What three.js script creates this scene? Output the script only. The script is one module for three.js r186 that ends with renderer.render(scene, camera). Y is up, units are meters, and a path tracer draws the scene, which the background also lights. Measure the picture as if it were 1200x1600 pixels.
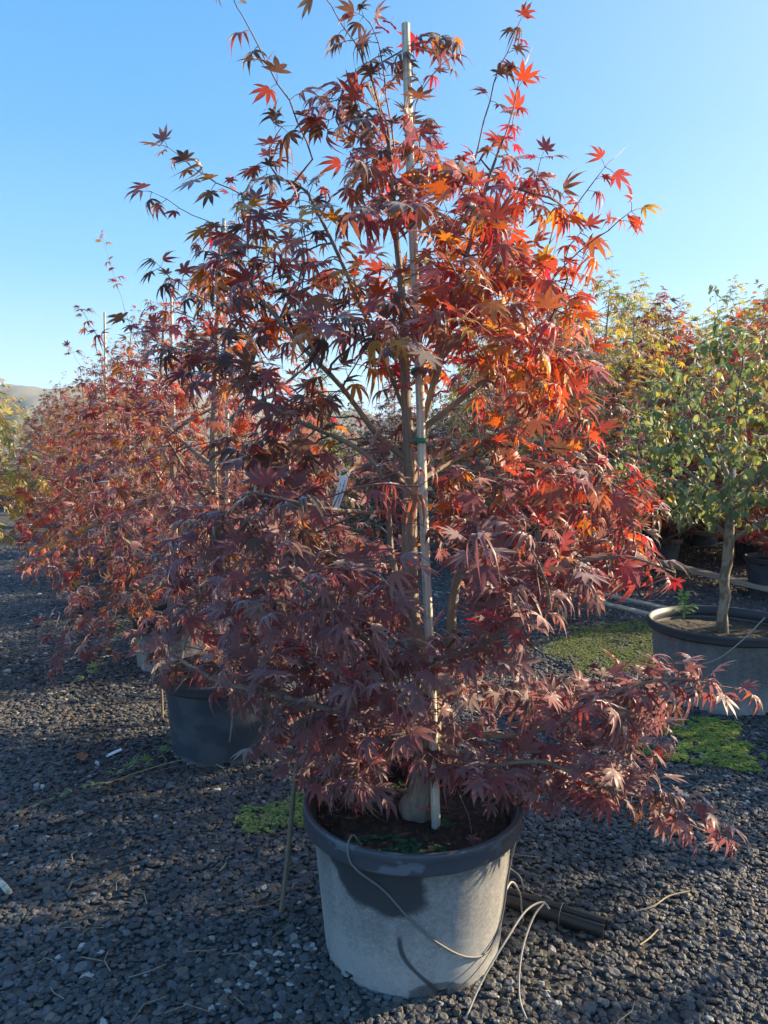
import * as THREE from 'three';
import { mergeGeometries } from 'three/addons/utils/BufferGeometryUtils.js';
import { Brush, Evaluator, SUBTRACTION } from 'three-bvh-csg';

// ---------------------------------------------------------------- camera, sky, sun, exposure
const scene = new THREE.Scene();
const EYE = 1.5, PITCH = 5 * Math.PI / 180, FPX = 1155;           // lens in pixels of a 1200 x 1600 frame
const camera = new THREE.PerspectiveCamera(69.4, 0.75, 0.05, 8000);
camera.position.set(0, EYE, 0);
camera.rotation.x = -PITCH;
scene.add(camera);
scene.fog = new THREE.FogExp2(new THREE.Color().setRGB(.6, .68, .75), .0002);
const renderer = new THREE.WebGLRenderer({ antialias: true });
renderer.toneMapping = THREE.LinearToneMapping;
renderer.toneMappingExposure = 2.62;
renderer.shadowMap.enabled = true;

const SUN_AZ = 71 * Math.PI / 180, SUN_EL = 21 * Math.PI / 180;   // azimuth to the right of the view
const sunDir = new THREE.Vector3(Math.sin(SUN_AZ) * Math.cos(SUN_EL), Math.sin(SUN_EL), -Math.cos(SUN_AZ) * Math.cos(SUN_EL));
{
  const W = 512, H = 256, d = new Float32Array(W * H * 4);
  const stops = [[0, [.35, .475, .54]], [.10, [.245, .395, .515]], [.22, [.132, .292, .465]], [.36, [.08, .222, .42]], [.52, [.056, .182, .38]], [1, [.045, .16, .36]]];
  const v = new THREE.Vector3();
  for (let y = 0; y < H; y++) for (let x = 0; x < W; x++) {
    const el = ((y + .5) / H - .5) * Math.PI, az = ((x + .5) / W - .5) * 2 * Math.PI;
    v.set(Math.cos(az) * Math.cos(el), Math.sin(el), Math.sin(az) * Math.cos(el));
    const s = Math.max(0, v.y);
    let k = 0; while (k < stops.length - 2 && s > stops[k + 1][0]) k++;
    const t = Math.min(1, (s - stops[k][0]) / (stops[k + 1][0] - stops[k][0]));
    const c = v.dot(sunDir), g = Math.pow(Math.max(0, c), 3) * .28 + Math.pow(Math.max(0, c), 24) * .5;
    for (let i = 0; i < 3; i++) d[(y * W + x) * 4 + i] = (stops[k][1][i] * (1 - t) + stops[k + 1][1][i] * t) * (0.97 + .06 * c) + g * [.9, .78, .55][i];
    d[(y * W + x) * 4 + 3] = 1;
  }
  const sky = new THREE.DataTexture(d, W, H, THREE.RGBAFormat, THREE.FloatType);
  sky.mapping = THREE.EquirectangularReflectionMapping; sky.magFilter = THREE.LinearFilter; sky.needsUpdate = true;
  scene.background = sky; scene.environment = sky;
}
const sun = new THREE.DirectionalLight(new THREE.Color().setRGB(1, .78, .49), 4.8);
sun.position.copy(sunDir).multiplyScalar(60);
sun.castShadow = true; sun.shadow.mapSize.set(4096, 4096); sun.shadow.radius = 1.2;
Object.assign(sun.shadow.camera, { left: -20, right: 20, top: 20, bottom: -20, near: 1, far: 140 });
scene.add(sun, sun.target);

// ---------------------------------------------------------------- helpers
const V = (x, y, z) => new THREE.Vector3(x, y, z);
function rng(seed) { let a = seed >>> 0; return () => { a = a + 0x6D2B79F5 | 0; let t = Math.imul(a ^ a >>> 15, 1 | a); t = t + Math.imul(t ^ t >>> 7, 61 | t) ^ t; return ((t ^ t >>> 14) >>> 0) / 4294967296; }; }
const lerp = (a, b, t) => a + (b - a) * t, clamp = (x, a = 0, b = 1) => Math.min(b, Math.max(a, x));
const smooth = (a, b, x) => { const t = clamp((x - a) / (b - a)); return t * t * (3 - 2 * t); };
function hash(x, y, s = 0) { let h = Math.imul(x | 0, 374761393) + Math.imul(y | 0, 668265263) + Math.imul(s | 0, 974634777) | 0; h = Math.imul(h ^ h >>> 13, 1274126177); return ((h ^ h >>> 16) >>> 0) / 4294967296; }
function noise(x, y, s = 0, period = 0) {
  const xi = Math.floor(x), yi = Math.floor(y), fx = x - xi, fy = y - yi, m = v => period ? ((v % period) + period) % period : v;
  const u = fx * fx * (3 - 2 * fx), w = fy * fy * (3 - 2 * fy);
  return lerp(lerp(hash(m(xi), m(yi), s), hash(m(xi + 1), m(yi), s), u), lerp(hash(m(xi), m(yi + 1), s), hash(m(xi + 1), m(yi + 1), s), u), w);
}
function fbm(x, y, s = 0, o = 4, period = 0) { let a = 0, w = .5, t = 0; for (let i = 0; i < o; i++) { a += w * noise(x, y, s + i * 17, period); t += w; w *= .5; x *= 2; y *= 2; period *= 2; } return a / t; }
const s8 = v => Math.round(255 * (v <= .0031308 ? 12.92 * v : 1.055 * Math.pow(clamp(v), 1 / 2.4) - .055));
function tex(w, h, fn, color = true) {
  const d = new Uint8Array(w * h * 4);
  for (let y = 0; y < h; y++) for (let x = 0; x < w; x++) {
    const c = fn((x + .5) / w, (y + .5) / h), i = (y * w + x) * 4;
    for (let k = 0; k < 3; k++) d[i + k] = color ? s8(clamp(c[k])) : Math.round(255 * clamp(c[k] ?? c[0]));
    d[i + 3] = 255;
  }
  const t = new THREE.DataTexture(d, w, h); t.wrapS = t.wrapT = THREE.RepeatWrapping; t.magFilter = THREE.LinearFilter; t.minFilter = THREE.LinearMipmapLinearFilter; t.generateMipmaps = true;
  if (color) t.colorSpace = THREE.SRGBColorSpace; t.needsUpdate = true; return t;
}
const rgb = (r, g, b) => new THREE.Color().setRGB(r, g, b);
const std = (o) => { const m = new THREE.MeshPhysicalMaterial({ roughness: .9, ...o }); if (Array.isArray(o.color)) m.color = rgb(...o.color); return m; };
// a ray through the photograph's pixel (x, y): where it is zd metres ahead, or where it meets height h
const cp = Math.cos(PITCH), sp = Math.sin(PITCH);
function P(x, y, zd) { const a = (x - 600) / FPX, b = (800 - y) / FPX, dz = cp + b * sp, k = zd / dz; return V(a * k, EYE + (b * cp - sp) * k, -zd); }
function G(x, y, h = 0) { const a = (x - 600) / FPX, b = (800 - y) / FPX, k = (h - EYE) / (b * cp - sp); return V(a * k, h, -(cp + b * sp) * k); }
function toPx(p) { const y = p.y - EYE, d = -p.z * cp - y * sp, u = y * cp - p.z * sp; return [600 + FPX * p.x / d, 800 - FPX * u / d, d]; }

const used = {};
function numbered(n) { const k = used[n] = (used[n] ?? -1) + 1; return k ? `${n}_${String(k).padStart(3, '0')}` : n; }
function tag(o, label, category, group, kind) { o.userData = { ...o.userData, label, category }; if (group) o.userData.group = group; if (kind) o.userData.kind = kind; return o; }
function thing(name, label, category, pos, turn = 0, group) { const o = new THREE.Group(); o.name = numbered(name); scene.add(o); o.position.copy(pos); o.rotation.y = turn; return tag(o, label, category, group); }
function part(name, geo, mat, parent) { const m = new THREE.Mesh(geo, mat); m.name = parent === scene ? numbered(name) : name; parent.add(m); return m; }
function struct(name, geo, mat) { const m = part(name, geo, mat, scene); m.userData.kind = 'structure'; return m; }

class GB {                                                         // collects triangles
  constructor() { this.p = []; this.n = []; this.u = []; this.c = []; this.i = []; }
  tube(pts, rad, sides, vScale = 1, cap = false) {
    const N = pts.length; if (N < 2) return; const base = this.p.length / 3; let nx = null, len = 0;
    for (let i = 0; i < N; i++) {
      const t = V().subVectors(pts[Math.min(N - 1, i + 1)], pts[Math.max(0, i - 1)]).normalize();
      if (!nx) nx = Math.abs(t.y) < .9 ? V(0, 1, 0).cross(t).normalize() : V(1, 0, 0).cross(t).normalize();
      else nx.addScaledVector(t, -nx.dot(t)).normalize();
      const b = V().crossVectors(t, nx); if (i) len += pts[i].distanceTo(pts[i - 1]);
      for (let s = 0; s <= sides; s++) {
        const a = s / sides * 2 * Math.PI, ca = Math.cos(a), sa = Math.sin(a), r = typeof rad === 'number' ? rad : rad[i];
        const ox = nx.x * ca + b.x * sa, oy = nx.y * ca + b.y * sa, oz = nx.z * ca + b.z * sa;
        this.p.push(pts[i].x + ox * r, pts[i].y + oy * r, pts[i].z + oz * r); this.n.push(ox, oy, oz); this.u.push(s / sides * Math.max(1, Math.round(r * 40)), len * vScale);
      }
    }
    for (let i = 0; i < N - 1; i++) for (let s = 0; s < sides; s++) { const a = base + i * (sides + 1) + s, c = a + sides + 1; this.i.push(a, a + 1, c, a + 1, c + 1, c); }
    if (cap) for (const e of [0, N - 1]) { const m = this.p.length / 3; this.p.push(pts[e].x, pts[e].y, pts[e].z); const t = V().subVectors(pts[e], pts[e ? e - 1 : 1]).normalize(); this.n.push(t.x, t.y, t.z); this.u.push(.5, 0);
      for (let s = 0; s < sides; s++) { const a = base + e * (sides + 1) + s; e ? this.i.push(a, a + 1, m) : this.i.push(a + 1, a, m); } }
  }
  add(geo, m, col) {
    const p = geo.attributes.position.array, n = geo.attributes.normal.array, u = geo.attributes.uv.array, ix = geo.index.array, base = this.p.length / 3, e = m.elements;
    for (let k = 0; k < p.length; k += 3) {
      const x = p[k], y = p[k + 1], z = p[k + 2], a = n[k], b = n[k + 1], c = n[k + 2];
      this.p.push(e[0] * x + e[4] * y + e[8] * z + e[12], e[1] * x + e[5] * y + e[9] * z + e[13], e[2] * x + e[6] * y + e[10] * z + e[14]);
      let q = e[0] * a + e[4] * b + e[8] * c, r = e[1] * a + e[5] * b + e[9] * c, s = e[2] * a + e[6] * b + e[10] * c; const l = 1 / (Math.hypot(q, r, s) || 1);
      this.n.push(q * l, r * l, s * l); if (col) this.c.push(col.r, col.g, col.b);
    }
    for (let k = 0; k < u.length; k++) this.u.push(u[k]);
    for (let k = 0; k < ix.length; k++) this.i.push(ix[k] + base);
  }
  geo() {
    const g = new THREE.BufferGeometry(); g.setAttribute('position', new THREE.BufferAttribute(new Float32Array(this.p), 3)); g.setAttribute('normal', new THREE.BufferAttribute(new Float32Array(this.n), 3)); g.setAttribute('uv', new THREE.BufferAttribute(new Float32Array(this.u), 2));
    if (this.c.length) g.setAttribute('color', new THREE.BufferAttribute(new Float32Array(this.c), 3)); g.setIndex(this.i); return g;
  }
}
const curve = (pts, n) => new THREE.CatmullRomCurve3(pts).getPoints(n);
function tubeGeo(pts, r, sides = 8, n = 24) { const b = new GB(); b.tube(pts.length > 2 ? curve(pts, n) : pts, r, sides, 4, true); return b.geo(); }

// ---------------------------------------------------------------- materials
const barkT = tex(256, 256, (u, v) => { const a = fbm(u * 24, v * 5, 3, 4, 0), l = fbm(u * 8, v * 8, 9, 4, 0), k = .55 + .75 * a * l * 1.6; return [k, k * lerp(1, .96, l), k * lerp(.98, .86, l)]; });
const barkB = tex(256, 256, (u, v) => [fbm(u * 30, v * 6, 5, 4)], false);
const M = {
  bark: std({ color: [.37, .31, .26], map: barkT, bumpMap: barkB, bumpScale: .004, roughness: .88 }),
  twig: std({ color: [.2, .1, .085], roughness: .7 }),
  paleBark: std({ color: [.42, .36, .28], map: tex(256, 256, (u, v) => { const p = smooth(.42, .6, fbm(u * 7, v * 7, 21, 4)), q = fbm(u * 40, v * 14, 4, 3), k = lerp(.55, 1.05, p) * (.7 + .5 * q); return [k, k * .95, k * lerp(.82, .9, p)]; }), bumpMap: barkB, bumpScale: .012 }),
  greyTwig: std({ color: [.25, .21, .17], roughness: .85 }),
  stake: std({ color: [.76, .7, .61], map: tex(128, 512, (u, v) => { const g = fbm(u * 20, v * 3, 8, 4), k = .7 + .45 * g - .25 * smooth(.62, .7, fbm(u * 9, v * 30, 2, 3)); return [k, k * .97, k * .92]; }), bumpMap: barkB, bumpScale: .001, roughness: .85 }),
  plastic: std({ color: [.045, .052, .064], roughness: .45, bumpMap: tex(128, 128, (u, v) => [fbm(u * 40, v * 40, 31, 3)], false), bumpScale: .0006 }),
  tie: std({ color: [.02, .22, .12], roughness: .5 }),
  pipe: std({ color: [.018, .019, .021], roughness: .45 }),
  spag: std({ color: [.16, .16, .165], roughness: .6 }),
  spagPale: std({ color: [.33, .32, .3], roughness: .6 }),
  white: std({ color: [.8, .8, .8], roughness: .5 }),
  straw: std({ color: [.42, .34, .2], roughness: .85 }),
  soil: std({ color: [.05, .036, .027], map: tex(256, 256, (u, v) => { const a = fbm(u * 26, v * 26, 12, 4), b = smooth(.63, .7, fbm(u * 50, v * 18, 41, 2)); const k = .4 + 1.1 * a; return [lerp(k, 2.6, b), lerp(k, 2.0, b), lerp(k, 1.5, b)].map(x => x * .5); }), bumpMap: tex(256, 256, (u, v) => [fbm(u * 30, v * 30, 12, 5)], false), bumpScale: .012 }),
};
M.soil.color = rgb(.075, .062, .05);
const leafT = tex(64, 128, (u, v) => {
  const x = Math.abs(u - .5) * 2, rib = 1 - smooth(.03, .1, x), vein = smooth(.75, 1, Math.abs(Math.sin((v * 9 - x * 2.2) * Math.PI))) * .22, m = .74 + .4 * fbm(u * 5, v * 9, 77, 4);
  const edge = smooth(.72, 1, x + .35 * fbm(u * 6, v * 12, 5, 3)) * .28 + smooth(.8, 1, v) * .25, k = (m + vein * .5) * (1 - edge); return [clamp(k + rib * .25), clamp(k * .96 + rib * .2), clamp(k * .95 + rib * .2)];
});
const leafMat = (c, o = {}) => std({ color: c, map: leafT, roughness: .95, transmission: .62, thickness: 0, clearcoat: .45, clearcoatRoughness: .34, sheen: .12, sheenColor: rgb(.55, .5, .6), sheenRoughness: .5, side: THREE.DoubleSide, ...o });

// ---------------------------------------------------------------- leaves
function lobedLeaf(seed, { lobes = 7, bend = .5, fold = .12, slim = 1, petiole = .55, curl = 0 } = {}) {   // unit: middle lobe 1 long
  const r = rng(seed), half = (lobes - 1) / 2, p = [], uv = [], ix = [];
  const push = (x, y, z, u, v) => { p.push(x, y, z); uv.push(u, v); return p.length / 3 - 1; };
  const ang = [0, 34, 70, 112], len = [1, .94, .76, .42], fr = petiole;
  const B = [], L = []; for (let i = -half; i <= half; i++) { const k = Math.abs(i); B.push(Math.sign(i) * (ang[k] + (r() - .5) * 9) * Math.PI / 180); L.push(len[k] * (.92 + r() * .16)); }
  const lobeBend = B.map(() => bend * (.6 + r() * .9)), sway = B.map(() => (r() - .5) * .22);
  const at = (a, t, w, l, k) => {                                  // along a lobe at angle a
    const y0 = t * l, s = sway[k] * t * t * l, x = Math.sin(a) * y0 + Math.cos(a) * (w + s), y = Math.cos(a) * y0 - Math.sin(a) * (w + s);
    const z = -lobeBend[k] * Math.pow(t, 1.7) * l * .62 + Math.abs(w) * (fold * 6) * (1 - .4 * t) * .45 - curl * Math.pow(t, 4) * l * .5;
    const sh = 1 - .22 * lobeBend[k] * t * t; return [x * sh, fr + y * sh, z];
  };
  const C = push(0, fr, 0, .5, .02), sinus = [];
  for (let i = 0; i <= lobes; i++) {
    let a, R; if (i === 0) { a = B[0] - .55; R = .12; } else if (i === lobes) { a = B[lobes - 1] + .55; R = .12; } else { a = (B[i - 1] + B[i]) / 2; R = .27 * Math.min(L[i - 1], L[i]) + .04; }
    sinus.push(push(Math.sin(a) * R, fr + Math.cos(a) * R, fold * .22 - bend * .05, .85, .25));
  }
  for (let k = 0; k < lobes; k++) {
    const a = B[k], l = L[k], q = (t, w, u) => { const [x, y, z] = at(a, t, w * l * slim, l, k); return push(x, y, z, u, t); };
    const M1 = q(.42, 0, .5), l1 = q(.45, -.125, .08), r1 = q(.45, .125, .92), M2 = q(.7, 0, .5), l2 = q(.7, -.095, .12), r2 = q(.7, .095, .88), M3 = q(.87, 0, .5), l3 = q(.87, -.032, .3), r3 = q(.87, .032, .7), T = q(1.04, 0, .5), sl = sinus[k], sr = sinus[k + 1];
    ix.push(C, M1, sl, sl, M1, l1, l1, M1, M2, l1, M2, l2, l2, M2, M3, l2, M3, l3, l3, M3, T);
    ix.push(C, sr, M1, sr, r1, M1, r1, M2, M1, r1, r2, M2, r2, M3, M2, r2, r3, M3, r3, T, M3);
  }
  const w = .016, b0 = [];                                         // petiole
  for (const [y, z, s] of [[0, 0, 1.3], [fr * .5, .03, 1], [fr, -.005, .9]]) for (let j = 0; j < 3; j++) b0.push(push(Math.cos(j * 2.094) * w * s, y, z + Math.sin(j * 2.094) * w * s, .5, .3));
  for (let s = 0; s < 2; s++) for (let j = 0; j < 3; j++) { const a = b0[s * 3 + j], b = b0[s * 3 + (j + 1) % 3], c = b0[s * 3 + 3 + j], d = b0[s * 3 + 3 + (j + 1) % 3]; ix.push(a, b, c, b, d, c); }
  return finish(p, uv, ix);
}
function finish(p, uv, ix) { const g = new THREE.BufferGeometry(); g.setAttribute('position', new THREE.Float32BufferAttribute(p, 3)); g.setAttribute('uv', new THREE.Float32BufferAttribute(uv, 2)); g.setIndex(ix); g.computeVertexNormals(); return g; }
function ovateLeaf(seed, { bend = .6, fold = .15, width = .27 } = {}) {
  const r = rng(seed), p = [], uv = [], ix = [], fr = .18, tw = (r() - .5) * .3;
  const rows = [[0, .02], [.15, .7], [.35, 1], [.58, .86], [.8, .45], [1, 0]];
  const row = rows.map(([t, w]) => { const o = []; for (const s of [-1, 0, 1]) { const x = s * w * width, th = t * bend * 1.9, y = bend > .05 ? Math.sin(th) / (bend * 1.9) : t, z = bend > .05 ? -(1 - Math.cos(th)) / (bend * 1.9) : 0; p.push(x + tw * t * t * .3, fr + y, z + Math.abs(s) * w * fold * .6 + tw * s * w * .15); uv.push(.5 + s * .42, t); o.push(p.length / 3 - 1); } return o; });
  for (let i = 0; i < rows.length - 1; i++) for (let s = 0; s < 2; s++) { const a = row[i][s], b = row[i][s + 1], c = row[i + 1][s], d = row[i + 1][s + 1]; ix.push(a, b, d, a, d, c); }
  const k = p.length / 3; p.push(-.012, 0, 0, .012, 0, 0, 0, fr, .002); uv.push(.5, .3, .5, .3, .5, .3); ix.push(k, k + 1, k + 2);
  return finish(p, uv, ix);
}
const mapleLeaves = [[.2, .1, 1, .05], [.35, .14, .95, .15], [.5, .18, .9, .3], [.1, .14, 1.05, .05], [.65, .22, .85, .5], [.4, .24, .82, .3], [.28, .08, 1.08, .1], [1.0, .28, .8, .8], [.22, .26, .78, .3], [.05, .05, .98, 0], [.55, .1, .86, .7], [1.4, .4, .7, 1.1]].map(([bend, fold, slim, curl], i) => lobedLeaf(100 + i, { lobes: i % 4 === 2 ? 5 : 7, bend, fold, slim, curl }));
const smallLeaves = [[.5, .14, .7], [.9, .16, .62], [.3, .1, .75]].map(([bend, fold, slim], i) => lobedLeaf(200 + i, { lobes: 5, bend, fold, slim, petiole: .4 }));
const dogLeaves = [[.7, .2, .27], [1.1, .2, .25], [.45, .12, .29], [1.4, .25, .24]].map(([bend, fold, width], i) => ovateLeaf(300 + i, { bend, fold, width }));

const SP = {
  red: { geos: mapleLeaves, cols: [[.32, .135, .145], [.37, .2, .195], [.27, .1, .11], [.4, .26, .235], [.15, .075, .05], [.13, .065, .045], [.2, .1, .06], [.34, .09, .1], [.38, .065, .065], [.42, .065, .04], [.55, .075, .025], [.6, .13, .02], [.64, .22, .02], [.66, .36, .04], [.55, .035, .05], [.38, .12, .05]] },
  fire: { geos: mapleLeaves, cols: [[.56, .055, .03], [.62, .09, .02], [.64, .2, .02], [.54, .035, .045], [.26, .06, .06], [.56, .32, .05], [.42, .16, .045], [.28, .11, .06], [.46, .05, .06], [.22, .09, .08], [.34, .17, .05], [.25, .14, .06]] },
  dark: { geos: smallLeaves, cols: [[.15, .06, .065], [.2, .07, .07], [.14, .065, .055], [.25, .07, .055], [.32, .08, .05], [.18, .1, .05], [.38, .14, .04], [.14, .09, .045]] },
  gold: { geos: smallLeaves, cols: [[.6, .46, .05], [.55, .44, .06], [.36, .4, .06], [.55, .38, .05], [.34, .36, .07], [.5, .3, .05], [.45, .22, .05], [.24, .3, .06]] },
  green: { geos: smallLeaves, cols: [[.1, .2, .05], [.14, .24, .05], [.2, .3, .06], [.09, .16, .05], [.26, .32, .06], [.12, .18, .04]] },
  dogwood: { geos: dogLeaves, cols: [[.27, .34, .16], [.3, .37, .18], [.33, .4, .14], [.2, .28, .09], [.22, .3, .1], [.18, .26, .09], [.24, .32, .1], [.26, .3, .07], [.38, .38, .07], [.18, .2, .07], [.48, .4, .07], [.24, .2, .08], [.14, .22, .07], [.15, .23, .07], [.13, .19, .06]] },
};
for (const k in SP) { const s = SP[k]; s.mats = s.cols.map(c => leafMat(c)); s.colors = s.cols.map(c => rgb(...c)); }
const foliageMat = leafMat([1, 1, 1], { vertexColors: true });

// ---------------------------------------------------------------- trees
// grows a skeleton from given stems towards points, then sets leaves in opposite pairs along the outer twigs
function makeTree(o) {
  const r = rng(o.seed), sp = SP[o.species], root = thing(o.name, o.label, o.category || 'tree', o.pos, o.turn || 0, o.group);
  const N = [], add = (p, parent, stem = -1, rad = 0) => { N.push({ p, parent, kids: [], stem, rad, tips: 0 }); if (parent >= 0) N[parent].kids.push(N.length - 1); return N.length - 1; };
  const near = (p, ok = () => true) => { let b = -1, bd = 1e9; for (let i = 0; i < N.length; i++) { const d = N[i].p.distanceToSquared(p); if (d < bd && ok(N[i])) { bd = d; b = i; } } return b; };
  o.stems.forEach((st, si) => {                                    // [[Vector3, radius], ...]
    const c = new THREE.CatmullRomCurve3(st.map(q => q[0])), n = Math.max(3, Math.round(c.getLength() / .045));
    let prev = si ? near(st[0][0]) : -1;
    for (let i = 0; i <= n; i++) {
      const t = i / n, f = t * (st.length - 1), k = Math.min(st.length - 2, Math.floor(f)), rad = lerp(st[k][1], st[k + 1][1], f - k), p = c.getPoint(t);
      if (prev >= 0 && N[prev].p.distanceTo(p) < .012) continue;
      prev = add(p, prev, si, rad);
    }
  });
  const A = o.attract.map(p => ({ p, n: -1, d: 1e9 })), step = o.step || .05, kill = o.kill || .075;
  let fresh = 0, alive = A;
  for (let it = 0; it < 70 && alive.length; it++) {
    const to = N.length;
    for (const a of alive) for (let i = fresh; i < to; i++) { if (o.bare && i < N.length && N[i].stem === 0 && N[i].p.y < o.bare) continue; const d = N[i].p.distanceTo(a.p); if (d < a.d) { a.d = d; a.n = i; } }
    fresh = to; alive = alive.filter(a => a.d > kill);
    const pull = new Map();
    for (const a of alive) { if (a.n < 0) continue; const v = V().subVectors(a.p, N[a.n].p).normalize(); pull.has(a.n) ? pull.get(a.n).add(v) : pull.set(a.n, v); }
    for (const [i, v] of pull) {
      v.normalize(); if (N[i].parent >= 0) v.addScaledVector(V().subVectors(N[i].p, N[N[i].parent].p).normalize(), .35);
      v.add(V((r() - .5) * .35, (r() - .5) * .3 + .06, (r() - .5) * .35)).normalize();
      const p = N[i].p.clone().addScaledVector(v, step);
      if (N[i].kids.some(k => N[k].p.distanceTo(p) < step * .45)) continue;
      add(p, i);
    }
    if (N.length === to) break;
  }
  for (const sh of o.shoots || []) {
    const c = new THREE.CatmullRomCurve3(sh), n = Math.round(c.getLength() / .045); let prev = near(sh[0]);
    for (let i = 0; i <= n; i++) { const p = c.getPoint(i / n).add(V((r() - .5) * .008, (r() - .5) * .008, (r() - .5) * .008)); if (N[prev].p.distanceTo(p) > .012) { prev = add(p, prev); N[prev].shoot = true; } }
  }
  for (let i = N.length - 1; i >= 0; i--) { const n = N[i]; if (!n.kids.length) { n.tips = 1; n.out = 0; } else { n.tips = n.kids.reduce((a, k) => a + N[k].tips, 0); n.out = Math.max(...n.kids.map(k => N[k].out)) + 1; } }
  for (const n of N) { const w = .00145 * Math.pow(n.tips, .42) + .00012 * Math.min(n.out, 12); n.rad = n.stem > 0 ? Math.max(n.rad * .82, w) : n.stem === 0 ? Math.max(n.rad, w) : w; }
  for (const n of N) if (n.stem < 0 && n.parent >= 0) n.rad = Math.min(n.rad, N[n.parent].rad * .92);
  // trunk = stem 0; every other thick run is a branch with the twigs it carries
  const trunk = new GB(), tr = N.map((n, i) => i).filter(i => N[i].stem === 0);
  trunk.tube(tr.map(i => N[i].p), tr.map((i, k) => N[i].rad * (.93 + .2 * noise(k * .55, o.seed, 3))), 14, 3);
  if (o.burl) o.burl(trunk);
  part('trunk', trunk.geo(), o.barkM || M.bark, root);
  const groups = new Map();
  for (let i = 0; i < N.length; i++) {
    if (N[i].stem === 0) continue;
    let k = i; while (N[N[k].parent].stem === N[k].stem ? true : N[N[k].parent].stem !== 0) { k = N[k].parent; if (N[k].parent < 0) break; }
    (groups.get(k) || groups.set(k, []).get(k)).push(i);
  }
  const twigs = new GB(); let big = [...groups].sort((a, b) => b[1].length - a[1].length);
  big.forEach(([k, list], gi) => {
    const wood = new GB(), inb = new Set(list);
    for (const i of list) {
      const n = N[i], pn = N[n.parent];
      const cont = inb.has(n.parent) && pn.kids.reduce((a, q) => N[q].tips > N[a].tips ? q : a, pn.kids[0]) === i;
      if (cont) continue;
      const pts = [pn.p], rad = [Math.min(pn.rad, n.rad * 1.25)]; let j = i;
      for (; ;) { pts.push(N[j].p); rad.push(N[j].rad); const ks = N[j].kids.filter(q => inb.has(q)); if (!ks.length) break; j = ks.reduce((a, q) => N[q].tips > N[a].tips ? q : a, ks[0]); }
      rad[rad.length - 1] *= .6;
      (rad[0] > .006 ? wood : twigs).tube(pts, rad, rad[0] > .012 ? 8 : rad[0] > .0042 ? 6 : 4, 3);
    }
    if (wood.i.length) { if (gi < 24) part('branch', wood.geo(), o.branchM || M.bark, root); else { const g = wood, b = twigs.p.length / 3; twigs.p.push(...g.p); twigs.n.push(...g.n); twigs.u.push(...g.u); for (const q of g.i) twigs.i.push(q + b); } }
  });
  if (twigs.i.length) { const t = part('twigs', twigs.geo(), o.twigM || M.twig, root); t.userData.kind = 'stuff'; }
  // leaves
  const leaves = [], X = V(), Y = V(), Z = V(), ctr = o.center || V(0, 1.3, 0);
  const addLeaf = (p, f, size, d) => {
    Y.copy(f).normalize(); const outw = V(p.x - ctr.x, 0, p.z - ctr.z).normalize();
    Z.set(0, 1, 0).addScaledVector(outw, .3).add(V((r() - .5) * .95, (r() - .5) * .3, (r() - .5) * .95)); Z.addScaledVector(Y, -Z.dot(Y)).normalize(); X.crossVectors(Y, Z);
    const m = new THREE.Matrix4().makeBasis(X, Y, Z).scale(V(size, size, size)).setPosition(p);
    const w = p.clone().applyEuler(new THREE.Euler(0, o.turn || 0, 0)).add(o.pos), q = toPx(w);
    if (o.prune && o.prune(q, w, r)) return;
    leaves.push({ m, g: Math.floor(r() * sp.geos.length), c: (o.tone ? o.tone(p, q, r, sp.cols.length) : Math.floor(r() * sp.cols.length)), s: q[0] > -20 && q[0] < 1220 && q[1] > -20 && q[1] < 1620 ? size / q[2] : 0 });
  };
  N.forEach((n, i) => {
    if (n.parent < 0 || n.stem === 0) return; if (n.stem > 0 ? n.rad > .0085 : n.tips > 3 || n.out > (n.shoot ? 9 : 5)) return;
    if (o.stemLeaf === false && n.stem >= 0) return;
    const d = V().subVectors(n.p, N[n.parent].p).normalize(), a0 = i * 1.5708 + r() * .7, ref = Math.abs(d.y) < .9 ? V(0, 1, 0) : V(1, 0, 0), u = V().crossVectors(d, ref).normalize(), w = V().crossVectors(d, u);
    const tip = !n.kids.length;
    for (const s of tip ? [0, 1, 2] : [0, 1]) {
      if (!tip && r() > (o.density ?? .8) * (n.shoot ? .62 : 1)) continue;
      const a = a0 + s * Math.PI, f = s === 2 ? d.clone() : V().addScaledVector(u, Math.cos(a)).addScaledVector(w, Math.sin(a)).multiplyScalar(.85).addScaledVector(d, .5);
      f.y += -.06 - r() * (o.droop ?? .55); addLeaf(n.p, f, (o.leaf || .062) * (.7 + r() * .55) * (n.shoot && n.out < 3 ? .8 : 1), d);
    }
  });
  leaves.sort((a, b) => b.s - a.s);
  const crown = new THREE.Group(); crown.name = 'crown'; root.add(crown);
  const own = Math.min(o.own || 0, leaves.filter(l => l.s > 0).length), rest = new GB();
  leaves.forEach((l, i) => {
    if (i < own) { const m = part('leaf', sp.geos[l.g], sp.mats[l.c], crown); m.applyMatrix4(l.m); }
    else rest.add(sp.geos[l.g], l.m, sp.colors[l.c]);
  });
  if (rest.i.length) part('foliage', rest.geo(), foliageMat, crown).userData.kind = 'stuff';
  root.userData.count = undefined; delete root.userData.count;
  return { root, crown, leaves: leaves.length, nodes: N.length };
}
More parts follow.
